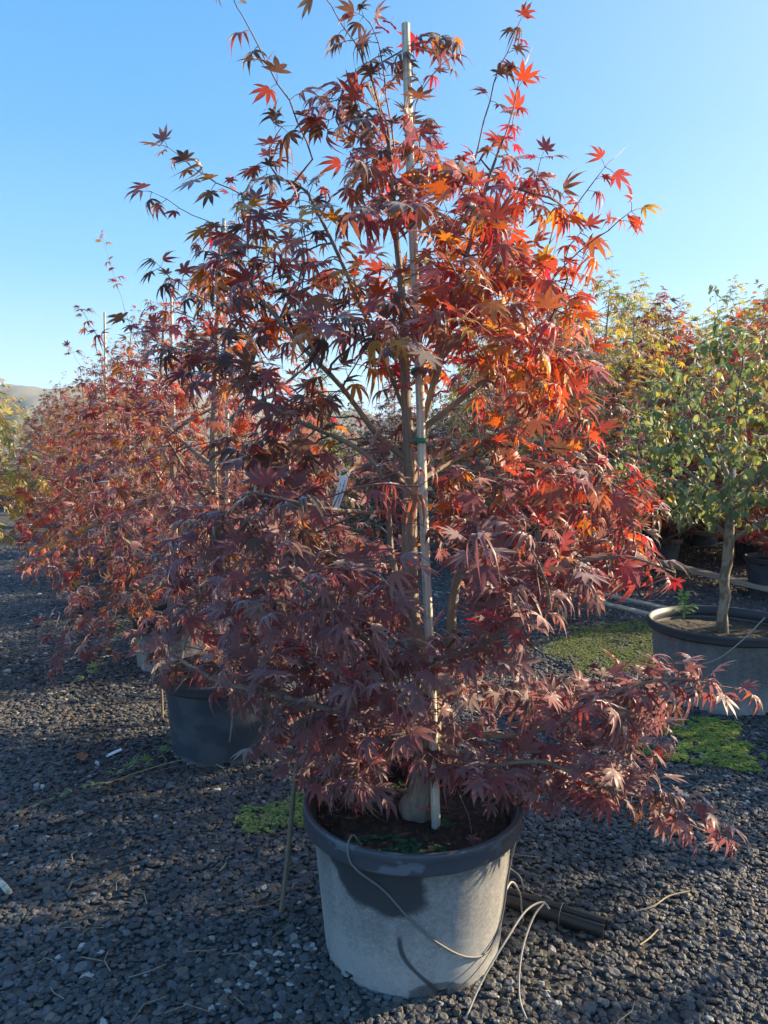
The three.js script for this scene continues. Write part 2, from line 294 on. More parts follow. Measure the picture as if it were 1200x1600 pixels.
// points in a crown of revolution: profile [[height, radius], ...]
function crownPoints(seed, n, profile, inner = .25) {
  const r = rng(seed), out = []; const rad = h => { for (let i = 0; i < profile.length - 1; i++) if (h <= profile[i + 1][0]) return lerp(profile[i][1], profile[i + 1][1], (h - profile[i][0]) / (profile[i + 1][0] - profile[i][0])); return 0; };
  const h0 = profile[0][0], h1 = profile[profile.length - 1][0], rm = Math.max(...profile.map(q => q[1]));
  for (let guard = 0; out.length < n && guard < n * 60; guard++) { const h = lerp(h0, h1, r()), a = r() * 6.283, q = Math.sqrt(lerp(inner * inner, 1, r())), lump = .78 + .44 * noise(a * 1.6 + 5, h * 3.2, seed), R = rad(h); if (r() * rm > R) continue; out.push(V(Math.cos(a) * R * q * lump, h, Math.sin(a) * R * q * lump)); }
  return out;
}
function plainStems(seed, h, base, r0, n = 4) {
  const r = rng(seed), S = [[[V(0, base, 0), r0 * 1.25], [V((r() - .5) * .05, base + h * .15, (r() - .5) * .05), r0], [V((r() - .5) * .08, h * .45, (r() - .5) * .08), r0 * .75], [V((r() - .5) * .1, h * .72, (r() - .5) * .1), r0 * .4], [V((r() - .5) * .12, h * .93, (r() - .5) * .12), r0 * .12]]];
  for (let i = 0; i < n; i++) { const a = i * 2.4 + r(), y = base + h * (.1 + .09 * i), L = .45 + r() * .2; S.push([[V(0, y, 0), r0 * .5], [V(Math.cos(a) * L * .5, y + .18, Math.sin(a) * L * .5), r0 * .35], [V(Math.cos(a) * L, y + .42, Math.sin(a) * L), r0 * .15]]); }
  return S;
}

// ---------------------------------------------------------------- the setting
const cellAt = (u, v, n, s) => {                                   // periodic cells: [distance to the edge, id]
  const x = u * n, y = v * n, xi = Math.floor(x), yi = Math.floor(y); let a = 9, b = 9, id = 0;
  for (let j = -1; j <= 1; j++) for (let i = -1; i <= 1; i++) { const cx = (xi + i + n) % n, cy = (yi + j + n) % n, d = Math.hypot(xi + i + .5 + (hash(cx, cy, s) - .5) * .8 - x, (yi + j + .5 + (hash(cx, cy, s + 1) - .5) * .8 - y) * 1.15); if (d < a) { b = a; a = d; id = hash(cx, cy, s + 2); } else if (d < b) b = d; }
  return [b - a, id];
};
const gravelT = tex(1024, 1024, (u, v) => { const [e, id] = cellAt(u, v, 90, 5), k = smooth(.02, .3, e), pale = id > .95 ? 3 : 1, big = .7 + .6 * fbm(u * 4, v * 4, 61, 4, 4), c = lerp(.03, .055 + .05 * id * id, k) * pale * big; return [c * lerp(1, 1.1, hash(id * 999, 3)), c, c * .95]; });
const gravelB = tex(1024, 1024, (u, v) => { const [e] = cellAt(u, v, 90, 5); return [Math.sqrt(smooth(0, .5, e)) * .9 + .1 * fbm(u * 60, v * 60, 2, 3)]; }, false);
const dirtT = tex(1024, 1024, (u, v) => { const a = fbm(u * 8, v * 8, 71, 5, 8), b = fbm(u * 120, v * 120, 72, 3, 120), k = (.035 + .05 * a) * (.6 + .8 * b); return [k * 1.03, k, k * .97]; });
const dirtB = tex(1024, 1024, (u, v) => [.6 * fbm(u * 60, v * 60, 72, 4, 60) + .4 * fbm(u * 190, v * 190, 73, 2, 190)], false);
{
  for (const t of [gravelT, gravelB]) t.repeat.set(1 / 2.3, 1 / 2.3);
  const g = new THREE.PlaneGeometry(5000, 5000, 1, 1); g.rotateX(-Math.PI / 2);
  const p = g.attributes.position, uv = g.attributes.uv; for (let i = 0; i < p.count; i++) uv.setXY(i, p.getX(i), p.getZ(i));
  struct('gravel_ground', g, std({ color: [1, 1, 1], map: gravelT, bumpMap: gravelB, bumpScale: .012, roughness: .85 }));
}
{
  for (const t of [dirtT, dirtB]) t.repeat.set(1 / 2, 1 / 2);
  const g = new THREE.PlaneGeometry(15, 13, 90, 80); g.rotateX(-Math.PI / 2); g.translate(0, 0, -5.4);
  const p = g.attributes.position, uv = g.attributes.uv; for (let i = 0; i < p.count; i++) { const x = p.getX(i), z = p.getZ(i); uv.setXY(i, x, z); p.setY(i, .004 + .006 * fbm(x * 5, z * 5, 14, 3)); }
  g.computeVertexNormals(); struct('dirt_ground', g, std({ color: [1, 1, 1], map: dirtT, bumpMap: dirtB, bumpScale: .01, roughness: .95 }));
}
// soft dirt showing between the stones: 0 bare .. 1 full of stones
const stoneCover = (x, z) => { const track = Math.exp(-Math.pow((x + 1.2 - .42 * (z + 3)) / .17, 2)) * smooth(-1.7, -2.4, z) * .85 + Math.exp(-Math.pow((x + .95 + .1 * z) / .1, 2)) * .0; return clamp(.62 + 1.05 * fbm(x * 1.3 + 9, z * 1.3, 91, 4) - track - .2 * smooth(.55, .75, fbm(x * .7, z * .7, 4, 3))); };
{
  const g = new THREE.IcosahedronGeometry(1, 1), p = g.attributes.position, v = V();
  for (let i = 0; i < p.count; i++) { v.fromBufferAttribute(p, i); const k = .72 + .56 * noise(v.x * 1.9 + 4, v.y * 1.7 + v.z * 2.3 + 8, 3); p.setXYZ(i, v.x * k, v.y * k, v.z * k); }
  g.computeVertexNormals();
  const r = rng(7), list = [];
  const zFar = 11, den = 2600;
  for (let k = 0; k < 820000; k++) {
    const z = -(1.05 + Math.pow(r(), 1.1) * (zFar - 1.05)), hw = -z * .56 + .25, x = (r() * 2 - 1) * (zFar * .56 + .25); if (Math.abs(x) > hw) continue;
    if (r() > stoneCover(x, z) * lerp(1, .85, smooth(3, 9, -z))) continue;
    list.push([x, z]);
  }
  const mat = std({ color: [1, 1, 1], roughness: .62, specularIntensity: .7, bumpMap: tex(64, 64, (u, v) => [fbm(u * 12, v * 12, 6, 3)], false), bumpScale: .001 });
  const im = new THREE.InstancedMesh(g, mat, list.length), m = new THREE.Matrix4(), q = new THREE.Quaternion(), e = new THREE.Euler(), c = new THREE.Color();
  list.forEach(([x, z], i) => {
    const s = (.0048 + .0074 * Math.pow(r(), 1.5)) * (r() < .04 ? 1.45 : 1) * lerp(1, 1.5, smooth(3, 9, -z)); e.set((r() - .5) * .7, r() * 6.3, (r() - .5) * .7); q.setFromEuler(e);
    m.compose(V(x, s * .4 + .004 + r() * .009, z), q, V(s * (.95 + r() * .7), s * (.38 + r() * .3), s * (.8 + r() * .45))); im.setMatrixAt(i, m);
    const d = Math.hypot(x + .3, z + 2.02), paleP = .012 + .28 * Math.exp(-Math.pow(d / .13, 2)) + .08 * smooth(.6, .75, fbm(x * 2, z * 2, 55, 3)) + .02 * smooth(-3, -5, z);
    const t = r(); let k = .06 + .1 * r() * r(); if (r() < paleP) { k = .22 + .24 * r(); c.setRGB(k, k * .97, k * .9); } else if (t < .16) c.setRGB(k * 1.3, k * 1.08, k * .92); else if (t < .26) c.setRGB(k * 1.12, k * 1.04, k * .98); else c.setRGB(k * .97, k * 1.0, k * 1.06); im.setColorAt(i, c);
  });
  im.name = 'gravel'; im.userData.kind = 'stuff'; tag(im, 'dark grey rounded gravel stones covering the nursery ground', 'gravel'); scene.add(im);
  console.log('stones', list.length);
}
{ // hills far to the left
  const g = new THREE.PlaneGeometry(1, 1, 160, 24), p = g.attributes.position;
  for (let i = 0; i < p.count; i++) {
    const u = p.getX(i) + .5, v = p.getY(i) + .5, a = lerp(-1.15, 1.0, u), R = lerp(900, 1500, v);
    const env = lerp(1, .42, smooth(.32, .62, u)), h = (98 * env * (.72 + .42 * fbm(u * 9, 3, 15, 4))) * Math.sin(Math.PI * .5 * smooth(0, .75, v)) + smooth(0, .2, v) * 34 * (fbm(u * 60, v * 7, 33, 4) - .5) - 1;
    p.setXYZ(i, Math.sin(a) * R, h, -Math.cos(a) * R);
  }
  g.computeVertexNormals();
  struct('hills', g, std({ color: [.22, .22, .2], map: tex(512, 128, (u, v) => { const k = fbm(u * 90, v * 12, 4, 5), t = smooth(.5, .62, k); return [lerp(.9, .5, t), lerp(.88, .55, t), lerp(.8, .45, t)]; }), roughness: 1 }));
}

// ---------------------------------------------------------------- pots
const potBumpMat = (col, dust, seed) => std({ color: [1, 1, 1], roughness: .62, map: tex(2048, 512, (u, v) => {
  const n = fbm(u * 14, v * 5, seed, 5), f = fbm(u * 190, v * 62, seed + 3, 3), f2 = fbm(u * 420, v * 150, seed + 8, 2), dd = dust(u, v, n), g = smooth(.03, .4, dd), run = fbm(u * 55, v * 1.6, seed + 5, 4), d = clamp(dd + ((f - .5) * .2 + (f2 - .5) * .36 + (run - .5) * .35) * g); const chalk = .385 + .08 * (f - .5);
  return [lerp(col[0], chalk, d), lerp(col[1], chalk * 1.0, d), lerp(col[2], chalk * .99, d)]; }), bumpMap: M.plastic.bumpMap, bumpScale: .0006 });
const ev = new Evaluator(); ev.useGroups = false;
function potGeos(R, rb, h, rimH) {                                  // outer rim radius, base radius, height
  const rw = R - .024, t = .009, pts = [[0, .008], [rb - .02, .008], [rb - .006, 0], [rb, .006], [lerp(rb, rw, .12), h * .12], [lerp(rb, rw, .5), h * .5], [lerp(rb, rw, .9), h * .9], [rw, h - rimH], [rw - t, h - rimH], [lerp(rb, rw, .5) - t, h * .5], [rb - t, .02], [0, .02]];
  const lathe = new THREE.LatheGeometry(pts.map(q => new THREE.Vector2(...q)), 72);
  const uv = lathe.attributes.uv, p = lathe.attributes.position; for (let i = 0; i < p.count; i++) uv.setY(i, p.getY(i) / h);
  let b = new Brush(lathe); b.updateMatrixWorld();
  for (let k = 0; k < 6; k++) { const a = k * Math.PI / 3 + .28, c = new Brush(new THREE.BoxGeometry(.032, .045, .05)); c.position.set(Math.sin(a) * (rb + .004), .012, Math.cos(a) * (rb + .004)); c.rotation.y = a; c.updateMatrixWorld(); b = ev.evaluate(b, c, SUBTRACTION); b.updateMatrixWorld(); }
  const body = b.geometry;
  const rp = [[rw - .004, h - rimH - .004], [rw + .012, h - rimH - .006], [R - .004, h - rimH], [R - .001, h - rimH + .006], [R - .003, h - rimH * .45], [R, h - rimH * .4], [R, h - .006], [R - .004, h], [R - .012, h], [R - .02, h - .006], [R - .026, h - .02], [R - .034, h - .03], [R - .036, h - rimH - .01], [rw - .004, h - rimH - .004]];
  const rim = new THREE.LatheGeometry(rp.map(q => new THREE.Vector2(...q)), 72);
  return { body, rim };
}
function soilGeo(R, seed) { const g = new THREE.CircleGeometry(R, 64, 0, Math.PI * 2), G2 = new THREE.RingGeometry(.002, R, 60, 16); G2.rotateX(-Math.PI / 2); const p = G2.attributes.position, uv = G2.attributes.uv; for (let i = 0; i < p.count; i++) { const x = p.getX(i), z = p.getZ(i); p.setY(i, .03 * (fbm(x * 9, z * 9, seed, 4) - .5) + .012 * (fbm(x * 40, z * 40, seed, 2) - .5)); uv.setXY(i, x * 2.2, z * 2.2); } G2.computeVertexNormals(); return G2; }
const POT = { R: .311, rb: .25, h: .43 };
const stdPot = potGeos(POT.R, POT.rb, POT.h, .055), stdSoil = soilGeo(.27, 3);
const darkPotM = potBumpMat([.045, .06, .082], (u, v, n) => .1 * smooth(.45, .75, n) + .5 * smooth(.12, .0, v + (n - .5) * .2), 5);
const dustPotM = potBumpMat([.03, .034, .04], (u, v, n) => smooth(.75, .3, v + (n - .5) * .5) * .75, 9);
function makePot(label, pos, { bodyM = darkPotM, rimM = M.plastic, sc = 1, turn = 0, soil = .36, geos = stdPot, group, category = 'plant pot' } = {}) {
  const t = thing('nursery_pot', label, category, pos, turn, group);
  part('body', geos.body, bodyM, t).rotation.y = Math.PI; part('rim', geos.rim, rimM, t).rotation.y = Math.PI;
  const s = part('soil', stdSoil, M.soil, t); s.position.y = soil; t.scale.setScalar(sc); return t;
}
// the pot in front: chalky, with a dark clean patch below the rim and a streak
const FR = .328, FB = .262, FH = .455, potP = V(.086, 0, -2.14), frontGeos = potGeos(FR, FB, FH, .058);
const frontM = potBumpMat([.03, .036, .045], (u, v, n) => {
  const a = (u - .5) * 2 * Math.PI;                                 // a = 0 faces the viewer, the seam is behind
  let d = .68 + .45 * (n - .5) + .28 * smooth(.6, .1, v) - .22 * smooth(.62, .85, v + .1 * (n - .5));
  const patch = smooth(.16, -.06, Math.hypot((a + .4 - .5 * (.8 - v)) / .58, (v - .82) / .26) - .82 + (n - .5) * .75) ;
  d *= 1 - .93 * patch;
  const band = smooth(.86, .9, v) * .35; d *= 1 - band;
  const sa = a - (-.16 + .42 * Math.pow(smooth(.45, .0, v), 1.6)), streak = smooth(.035 + .03 * smooth(.2, 0, v), .012, Math.abs(sa) + (n - .5) * .03) * smooth(.47, .4, v);
  d *= 1 - .85 * streak;
  const foot = smooth(.22, .05, Math.hypot((a - .3) / .35, (v - .03) / .12) - .7 + (n - .5)); d *= 1 - .7 * foot;
  return d;
}, 41);
const frontRim = std({ color: [.045, .052, .062], roughness: .5, map: tex(512, 64, (u, v) => { const k = .75 + .4 * fbm(u * 30, v * 5, 6, 4) + 1.6 * smooth(.57, .66, fbm(u * 34, v * 6, 19, 4)) * smooth(.2, .05, Math.abs(u - .49)); return [k * .5, k * .5, k * .5]; }) });
frontRim.color = rgb(.13, .15, .185); frontRim.roughness = .42;
const frontPot = makePot('large chalky grey nursery pot in the foreground holding the tall maple', potP, { geos: frontGeos, bodyM: frontM, rimM: frontRim, soil: .39 }); frontPot.children[2].scale.set(1.06, 1, 1.06);
// moss in the front pot
function tufts(name, pts, seed, size, col, parent) {
  const g = new THREE.BufferGeometry(), p = [], uv = [], ix = []; for (let k = 0; k < 5; k++) { const a = k * 2.51, b = p.length / 3; const c = Math.cos(a), s = Math.sin(a); p.push(0, 0, 0, c * .6 - s * .3, .45, s * .6 + c * .3, c * .6 + s * .3, .45, s * .6 - c * .3, c * 1.1, .5 + (k % 2) * .35, s * 1.1); uv.push(.5, 0, 0, .5, 1, .5, .5, 1); ix.push(b, b + 2, b + 1, b + 1, b + 2, b + 3); }
  g.setAttribute('position', new THREE.Float32BufferAttribute(p, 3)); g.setAttribute('uv', new THREE.Float32BufferAttribute(uv, 2)); g.setIndex(ix); g.computeVertexNormals();
  const im = new THREE.InstancedMesh(g, std({ color: [1, 1, 1], roughness: .9, transmission: .3, thickness: 0, side: THREE.DoubleSide }), pts.length), m = new THREE.Matrix4(), q = new THREE.Quaternion(), r = rng(seed), c = new THREE.Color();
  pts.forEach((v, i) => { q.setFromEuler(new THREE.Euler((r() - .5) * .5, r() * 6.3, (r() - .5) * .5)); const s = size * (.6 + r() * .8); m.compose(v, q, V(s, s, s)); im.setMatrixAt(i, m); const k = .7 + .6 * r(); if (r() < .08) c.setRGB(.3 * k, .24 * k, .12 * k); else c.setRGB(col[0] * k * (.7 + .7 * r()), col[1] * k, col[2] * k); im.setColorAt(i, c); });
  im.name = parent === scene ? numbered(name) : name; im.userData.kind = 'stuff'; parent.add(im); return im;
}
{
  const r = rng(12), pts = []; for (const [cx, cz, sx, sz, n] of [[-.09, .16, .11, .04, 260], [.02, .2, .12, .03, 160], [-.12, -.08, .1, .05, 200], [.08, .03, .05, .04, 110], [-.02, -.2, .12, .04, 120]]) for (let i = 0; i < n; i++) { const a = r() * 6.28, q = Math.sqrt(r()); const x = cx + Math.cos(a) * q * sx, z = cz + Math.sin(a) * q * sz; if (fbm(x * 30, z * 30, 3, 2) > .42) pts.push(V(x, .392 + .03 * (fbm(x * 9, z * 9, 3, 4) - .5), z)); }
  tufts('moss', pts, 3, .006, [.03, .16, .07], frontPot);
}

// ---------------------------------------------------------------- the tall maple in front
const Z0 = 2.14, W = (x, y, z = 2.03) => P(x, y, z + .11).sub(V(potP.x, .39, potP.z));      // a pixel at a distance, in the tree's own axes
const outline = [[60, 540, 720], [130, 500, 800], [200, 410, 815], [270, 390, 850], [340, 345, 915], [410, 330, 925], [480, 285, 915], [550, 255, 925], [590, 290, 930], [615, 400, 925], [670, 420, 935], [700, 340, 985], [770, 310, 1005], [840, 255, 1030], [895, 240, 1040], [930, 245, 900], [1000, 285, 870], [1035, 310, 880], [1060, 370, 1010], [1110, 390, 1040], [1160, 430, 1000], [1210, 480, 930], [1245, 500, 850]];
const mainAttract = [];
{
  const r = rng(4242);
  while (mainAttract.length < 1800) {
    const y = lerp(60, 1245, r()); let k = 0; while (k < outline.length - 2 && y > outline[k + 1][0]) k++;
    const t = (y - outline[k][0]) / (outline[k + 1][0] - outline[k][0]), xl = lerp(outline[k][1], outline[k + 1][1], t), xr = lerp(outline[k][2], outline[k + 1][2], t), hw = (xr - xl) / 2, cx = (xl + xr) / 2;
    if (r() * 380 > hw) continue;
    if (y < 200 && r() > lerp(.1, .35, smooth(60, 200, y))) continue; if (y < 420 && r() < .25) continue;
    const a = r() * 2 - 1, x = cx + hw * a, D = Math.min(.72, hw * .00178 * .85) * Math.sqrt(Math.max(0, 1 - a * a)), dz = (r() * 2 - 1) * D, z = Z0 + dz;
    if (noise(x * .006 + 3 + dz, y * .024 + 7 + dz * 2, 17) < .36) continue; if (y > 600 && y < 1010 && Math.abs(x - 645) < 75 && r() < .55) continue;
    const win = Math.hypot((x - 545) / 75, (y - 675) / 62) < 1 || Math.hypot((x - 700) / 62, (y - 655) / 55) < 1 || Math.hypot((x - 575) / 90, (y - 815) / 42) < 1 || Math.hypot((x - 690) / 40, (y - 930) / 70) < 1 || Math.hypot((x - 480) / 60, (y - 590) / 30) < 1 || Math.hypot((x - 870) / 60, (y - 985) / 30) < 1;
    if (win && r() < .93) continue;
    const p = P(x, y, z); if (p.y < .45 && Math.hypot(p.x - potP.x, p.z - potP.z) < .4) { if (p.y < .42) continue; } if (p.y < .3) continue;
    mainAttract.push(p.sub(V(potP.x, .39, potP.z)));
  }
}
const stemsPx = [
  [[652, 1283, 2.05, .044], [662, 1225, 2.05, .046], [668, 1160, 2.05, .037], [670, 1100, 2.06, .03], [656, 1040, 2.07, .027], [645, 970, 2.07, .025], [640, 880, 2.07, .023], [640, 790, 2.07, .022], [640, 715, 2.06, .02], [635, 640, 2.06, .015], [632, 560, 2.06, .013], [628, 460, 2.05, .011], [618, 360, 2.05, .008], [612, 270, 2.05, .005], [606, 200, 2.05, .003]],
  [[642, 722, 2.06, .012], [612, 700, 2.04, .012], [588, 678, 2.0, .011], [560, 640, 1.96, .009], [530, 600, 1.93, .007], [470, 540, 1.9, .005], [410, 470, 1.9, .003]],
  [[645, 690, 2.06, .013], [664, 668, 2.03, .012], [700, 640, 2.0, .011], [745, 603, 1.97, .009], [800, 560, 1.95, .006], [860, 500, 1.95, .003]],
  [[642, 700, 2.06, .014], [662, 655, 2.04, .013], [682, 585, 2.02, .012], [704, 510, 2.0, .011], [716, 440, 2.0, .009], [738, 370, 2.0, .007], [760, 290, 2.0, .004], [785, 220, 2.0, .002]],
  [[672, 1110, 2.06, .02], [700, 1040, 2.04, .019], [706, 960, 2.03, .018], [716, 900, 2.02, .016], [745, 850, 2.0, .012], [790, 790, 1.98, .008], [850, 740, 1.96, .005], [920, 700, 1.95, .002]],
  [[648, 985, 2.07, .013], [628, 930, 2.04, .012], [612, 870, 2.0, .011], [606, 800, 1.97, .01], [590, 730, 1.95, .008], [540, 690, 1.93, .006], [470, 660, 1.9, .004], [390, 620, 1.88, .002]],
  [[668, 1150, 2.05, .013], [640, 1110, 2.0, .012], [608, 1070, 1.93, .011], [596, 1030, 1.88, .01], [560, 985, 1.8, .008], [500, 930, 1.7, .005], [430, 880, 1.65, .003]],
  [[664, 1190, 2.05, .014], [628, 1155, 2.0, .011], [590, 1130, 1.9, .008], [520, 1110, 1.8, .005], [430, 1085, 1.82, .0036], [335, 1062, 1.9, .0025], [265, 1020, 1.95, .0015]],
  [[668, 1160, 2.05, .014], [730, 1148, 1.98, .01], [800, 1150, 1.9, .008], [870, 1130, 1.85, .0055], [950, 1085, 1.85, .004], [1050, 1060, 1.87, .0025], [1110, 1068, 1.88, .0015]],
  [[636, 650, 2.06, .011], [600, 560, 2.12, .009], [560, 470, 2.15, .007], [520, 380, 2.15, .005], [480, 300, 2.12, .003]],
  [[640, 760, 2.07, .012], [690, 730, 2.2, .01], [760, 690, 2.35, .007], [840, 640, 2.4, .004]],
  [[645, 940, 2.07, .011], [580, 900, 2.25, .009], [500, 860, 2.4, .006], [420, 830, 2.45, .003]],
  [[655, 1035, 2.07, .011], [720, 1020, 1.85, .009], [790, 990, 1.7, .006], [860, 950, 1.62, .003]],
  [[715, 905, 2.02, .011], [790, 890, 1.95, .008], [890, 880, 1.88, .006], [980, 870, 1.85, .004], [1055, 895, 1.85, .002]],
  [[604, 800, 1.97, .008], [560, 800, 1.85, .007], [490, 790, 1.7, .005], [400, 770, 1.65, .003]],
  [[668, 1140, 2.05, .01], [740, 1195, 1.88, .008], [850, 1190, 1.8, .006], [930, 1225, 1.76, .005], [1000, 1245, 1.75, .004], [1065, 1265, 1.75, .002]],
];
const shootsPx = [
  [[490, 250, 2.1], [455, 165, 2.08], [410, 85, 2.06], [375, 20, 2.05], [355, -12, 2.05]], [[606, 240, 2.05], [585, 140, 2.03], [560, 80, 2.02], [535, 35, 2.02], [505, -5, 2.02]],
  [[740, 260, 2.0], [762, 170, 1.98], [785, 95, 1.97], [812, 38, 1.96]], [[785, 230, 2.0], [803, 170, 2.0], [815, 118, 2.0]],
  [[430, 340, 2.1], [370, 300, 2.08], [310, 268, 2.06], [265, 232, 2.05]], [[440, 420, 2.05], [370, 370, 2.02], [300, 335, 2], [240, 303, 2]],
  [[860, 440, 1.98], [905, 395, 1.96], [950, 360, 1.95], [985, 328, 1.94]], [[860, 380, 2.05], [895, 330, 2.03], [922, 290, 2.02], [945, 262, 2.02]],
  [[830, 320, 2.02], [838, 285, 2.02], [845, 245, 2.02]], [[410, 520, 2], [340, 480, 1.98], [290, 450, 1.96], [250, 420, 1.95]], [[400, 580, 1.95], [310, 555, 1.9], [240, 530, 1.88], [205, 500, 1.88]],
  [[1050, 1062, 1.87], [1110, 1068, 1.88], [1165, 1078, 1.9]], [[1000, 1245, 1.75], [1070, 1285, 1.78], [1135, 1310, 1.8]], [[960, 1225, 1.75], [1010, 1215, 1.72], [1050, 1235, 1.7]],
  [[900, 870, 1.88], [960, 830, 1.9], [1020, 800, 1.92]], [[860, 680, 2], [930, 690, 1.95], [985, 740, 1.92], [1010, 775, 1.92]], [[640, 220, 2.02], [655, 150, 2], [690, 100, 2]], [[615, 230, 2.08], [600, 130, 2.06], [590, 60, 2.05], [570, 25, 2.05]],
  [[840, 1140, 1.88], [900, 1160, 1.8], [960, 1150, 1.76], [1010, 1165, 1.75]], [[880, 1120, 1.86], [940, 1110, 1.8], [1000, 1120, 1.8], [1040, 1140, 1.8]], [[900, 1210, 1.78], [920, 1180, 1.74], [985, 1200, 1.7], [1030, 1230, 1.7]], [[1000, 1075, 1.86], [1030, 1040, 1.86], [1075, 1035, 1.88]], [[950, 1085, 1.85], [970, 1040, 1.84], [1010, 1030, 1.85]], [[1055, 1262, 1.76], [1090, 1250, 1.75], [1120, 1280, 1.74]],
  [[480, 1100, 1.8], [440, 1130, 1.75], [400, 1160, 1.74]], [[560, 1120, 1.86], [540, 1170, 1.78], [510, 1215, 1.76]], [[620, 1150, 1.98], [590, 1190, 1.86], [560, 1225, 1.84]], [[810, 1150, 1.9], [820, 1210, 1.8], [850, 1240, 1.78]], [[450, 1090, 1.82], [400, 1050, 1.76], [340, 1020, 1.76]], [[760, 1010, 1.75], [800, 1050, 1.66], [850, 1075, 1.64]], [[596, 1030, 1.88], [630, 1020, 1.8], [680, 1040, 1.76], [720, 1070, 1.74]], [[730, 1148, 1.98], [700, 1120, 1.86], [660, 1110, 1.8], [620, 1130, 1.78]], [[720, 1020, 1.85], [690, 1010, 1.8], [650, 1010, 1.78], [610, 1030, 1.78]], [[628, 1155, 2.0], [640, 1110, 1.86], [690, 1090, 1.8], [740, 1110, 1.78]],
  [[500, 960, 1.72], [420, 930, 1.66], [370, 950, 1.62]], [[560, 1115, 1.84], [500, 1160, 1.78], [470, 1200, 1.78]], [[760, 1150, 1.93], [760, 1210, 1.82], [780, 1260, 1.8]], [[690, 1180, 2.0], [720, 1240, 1.86], [735, 1290, 1.82]], [[700, 1180, 1.9], [670, 1200, 1.84], [665, 1240, 1.84]],
];
const mainTree = makeTree({
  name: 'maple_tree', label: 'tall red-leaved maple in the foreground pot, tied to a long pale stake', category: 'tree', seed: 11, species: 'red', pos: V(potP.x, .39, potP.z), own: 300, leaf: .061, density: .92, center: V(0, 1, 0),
  tagged: 1, stems: stemsPx.map(s => s.map(([x, y, z, rr]) => [W(x, y, z), rr])), attract: mainAttract, step: .045, kill: .062,
  shoots: shootsPx.map(s => s.map(([x, y, z]) => W(x, y, z))),
  prune: ([x, y, d], w, r) => (x > 855 && x < 1060 && y > 932 && y < 1024 && r() < .85) || (d < 2.06 && x > 500 && x < 572 && y > 725 && y < 830) || (d < 2.3 && (Math.hypot((x - 545) / 75, (y - 675) / 62) < 1 || Math.hypot((x - 700) / 62, (y - 655) / 55) < 1 || Math.hypot((x - 575) / 80, (y - 815) / 35) < 1 || Math.hypot((x - 690) / 40, (y - 930) / 70) < 1) && r() < .8) || (w.y < .4 && Math.hypot(w.x - potP.x, w.z - potP.z) < .3) || d < 1.15 || (d < 2.1 && ((x > 605 && x < 692 && y > 585 && y < 800 && r() < .78) || (x > 618 && x < 678 && y > 820 && y < 990 && r() < .72) || (x > 610 && x < 700 && y > 1175 && r() < .6) || (x > 500 && x < 790 && y > 1225 && r() < .85) || (x > 560 && x < 640 && y > 640 && y < 720 && r() < .6))),
  tone: (p, [x, y], r) => { const warm = clamp(.55 + (x - 560) / 560 - Math.abs(y - 430) / 700 - .5 * smooth(680, 980, y)), low = smooth(650, 950, y), t = r(), q = r(); if (r() < warm) return (y > 300 && y < 680 ? [8, 9, 10, 11, 12, 13, 14, 15, 9, 10, 11, 10] : [8, 9, 10, 14, 11, 14, 9, 15, 9, 10, 8, 5])[Math.floor(t * 12)]; if (q < low) return [0, 1, 2, 3, 0, 2, 7, 8, 1, 0, 4, 2][Math.floor(t * 12)]; return [4, 5, 6, 0, 7, 2, 5, 15, 4, 8, 9, 12][Math.floor(t * 12)]; },  // varied leaf pigment, with sun glow and crown shade painted in by zone
  burl: (b) => { const g = new THREE.SphereGeometry(1, 28, 20), q = g.attributes.position; for (let i = 0; i < q.count; i++) { const k = .9 + .2 * fbm(q.getX(i) * 1.5 + q.getZ(i) + 7, q.getY(i) * 1.8 + q.getZ(i) * .7, 13, 3); q.setXYZ(i, q.getX(i) * k, q.getY(i) * k, q.getZ(i) * k); } g.computeVertexNormals(); b.add(g, new THREE.Matrix4().makeScale(.054, .05, .052).setPosition(W(650, 1262, 2.05)), null); },
});
console.log('main', mainTree.leaves, mainTree.nodes);
// winged seeds
{
  const m = std({ color: [.62, .03, .07], roughness: .9, transmission: .45, thickness: 0, clearcoat: .2, side: THREE.DoubleSide });
  const wing = s => { const p = [], uv = [], ix = []; const rows = [[0, .08], [.2, .18], [.45, .1], [.7, .2], [.9, .2], [1, .05]]; rows.forEach(([t, w]) => { p.push(s * t, -t * .35 + w, .05 * t, s * t, -t * .35 - w * .7, -.03 * t); uv.push(0, t, 1, t); }); for (let i = 0; i < rows.length - 1; i++) ix.push(i * 2, i * 2 + 1, i * 2 + 3, i * 2, i * 2 + 3, i * 2 + 2); return finish(p, uv, ix); };
  const stem = new GB(); stem.tube([V(0, 1.1, .1), V(.02, .5, .05), V(0, 0, 0)], .022, 3);
  const g = mergeGeometries([wing(1), wing(-1), stem.geo()]); const r = rng(99);
  for (const [x, y, z] of [[632, 604, 1.9], [560, 656, 1.85], [598, 44, 2], [610, 36, 2], [757, 955, 1.62], [772, 962, 1.62], [741, 968, 1.63], [688, 612, 1.85], [702, 560, 1.85], [722, 545, 1.8], [858, 628, 1.85], [868, 600, 1.85], [905, 800, 1.8], [922, 822, 1.8], [530, 1046, 1.65], [546, 1052, 1.65], [805, 985, 1.65], [640, 880, 1.8], [690, 1050, 1.7], [665, 1262, 1.8], [500, 1205, 1.75], [912, 1240, 1.7], [745, 1140, 1.7], [840, 585, 1.9], [755, 575, 1.9]]) { const s = part('seed_wing', g, m, mainTree.root); s.position.copy(W(x, y, z)); s.rotation.set((r() - .5) * .8, (r() - .5) * 1.4, (r() - .5) * 1.6); s.scale.setScalar(.02 + r() * .006); }
}
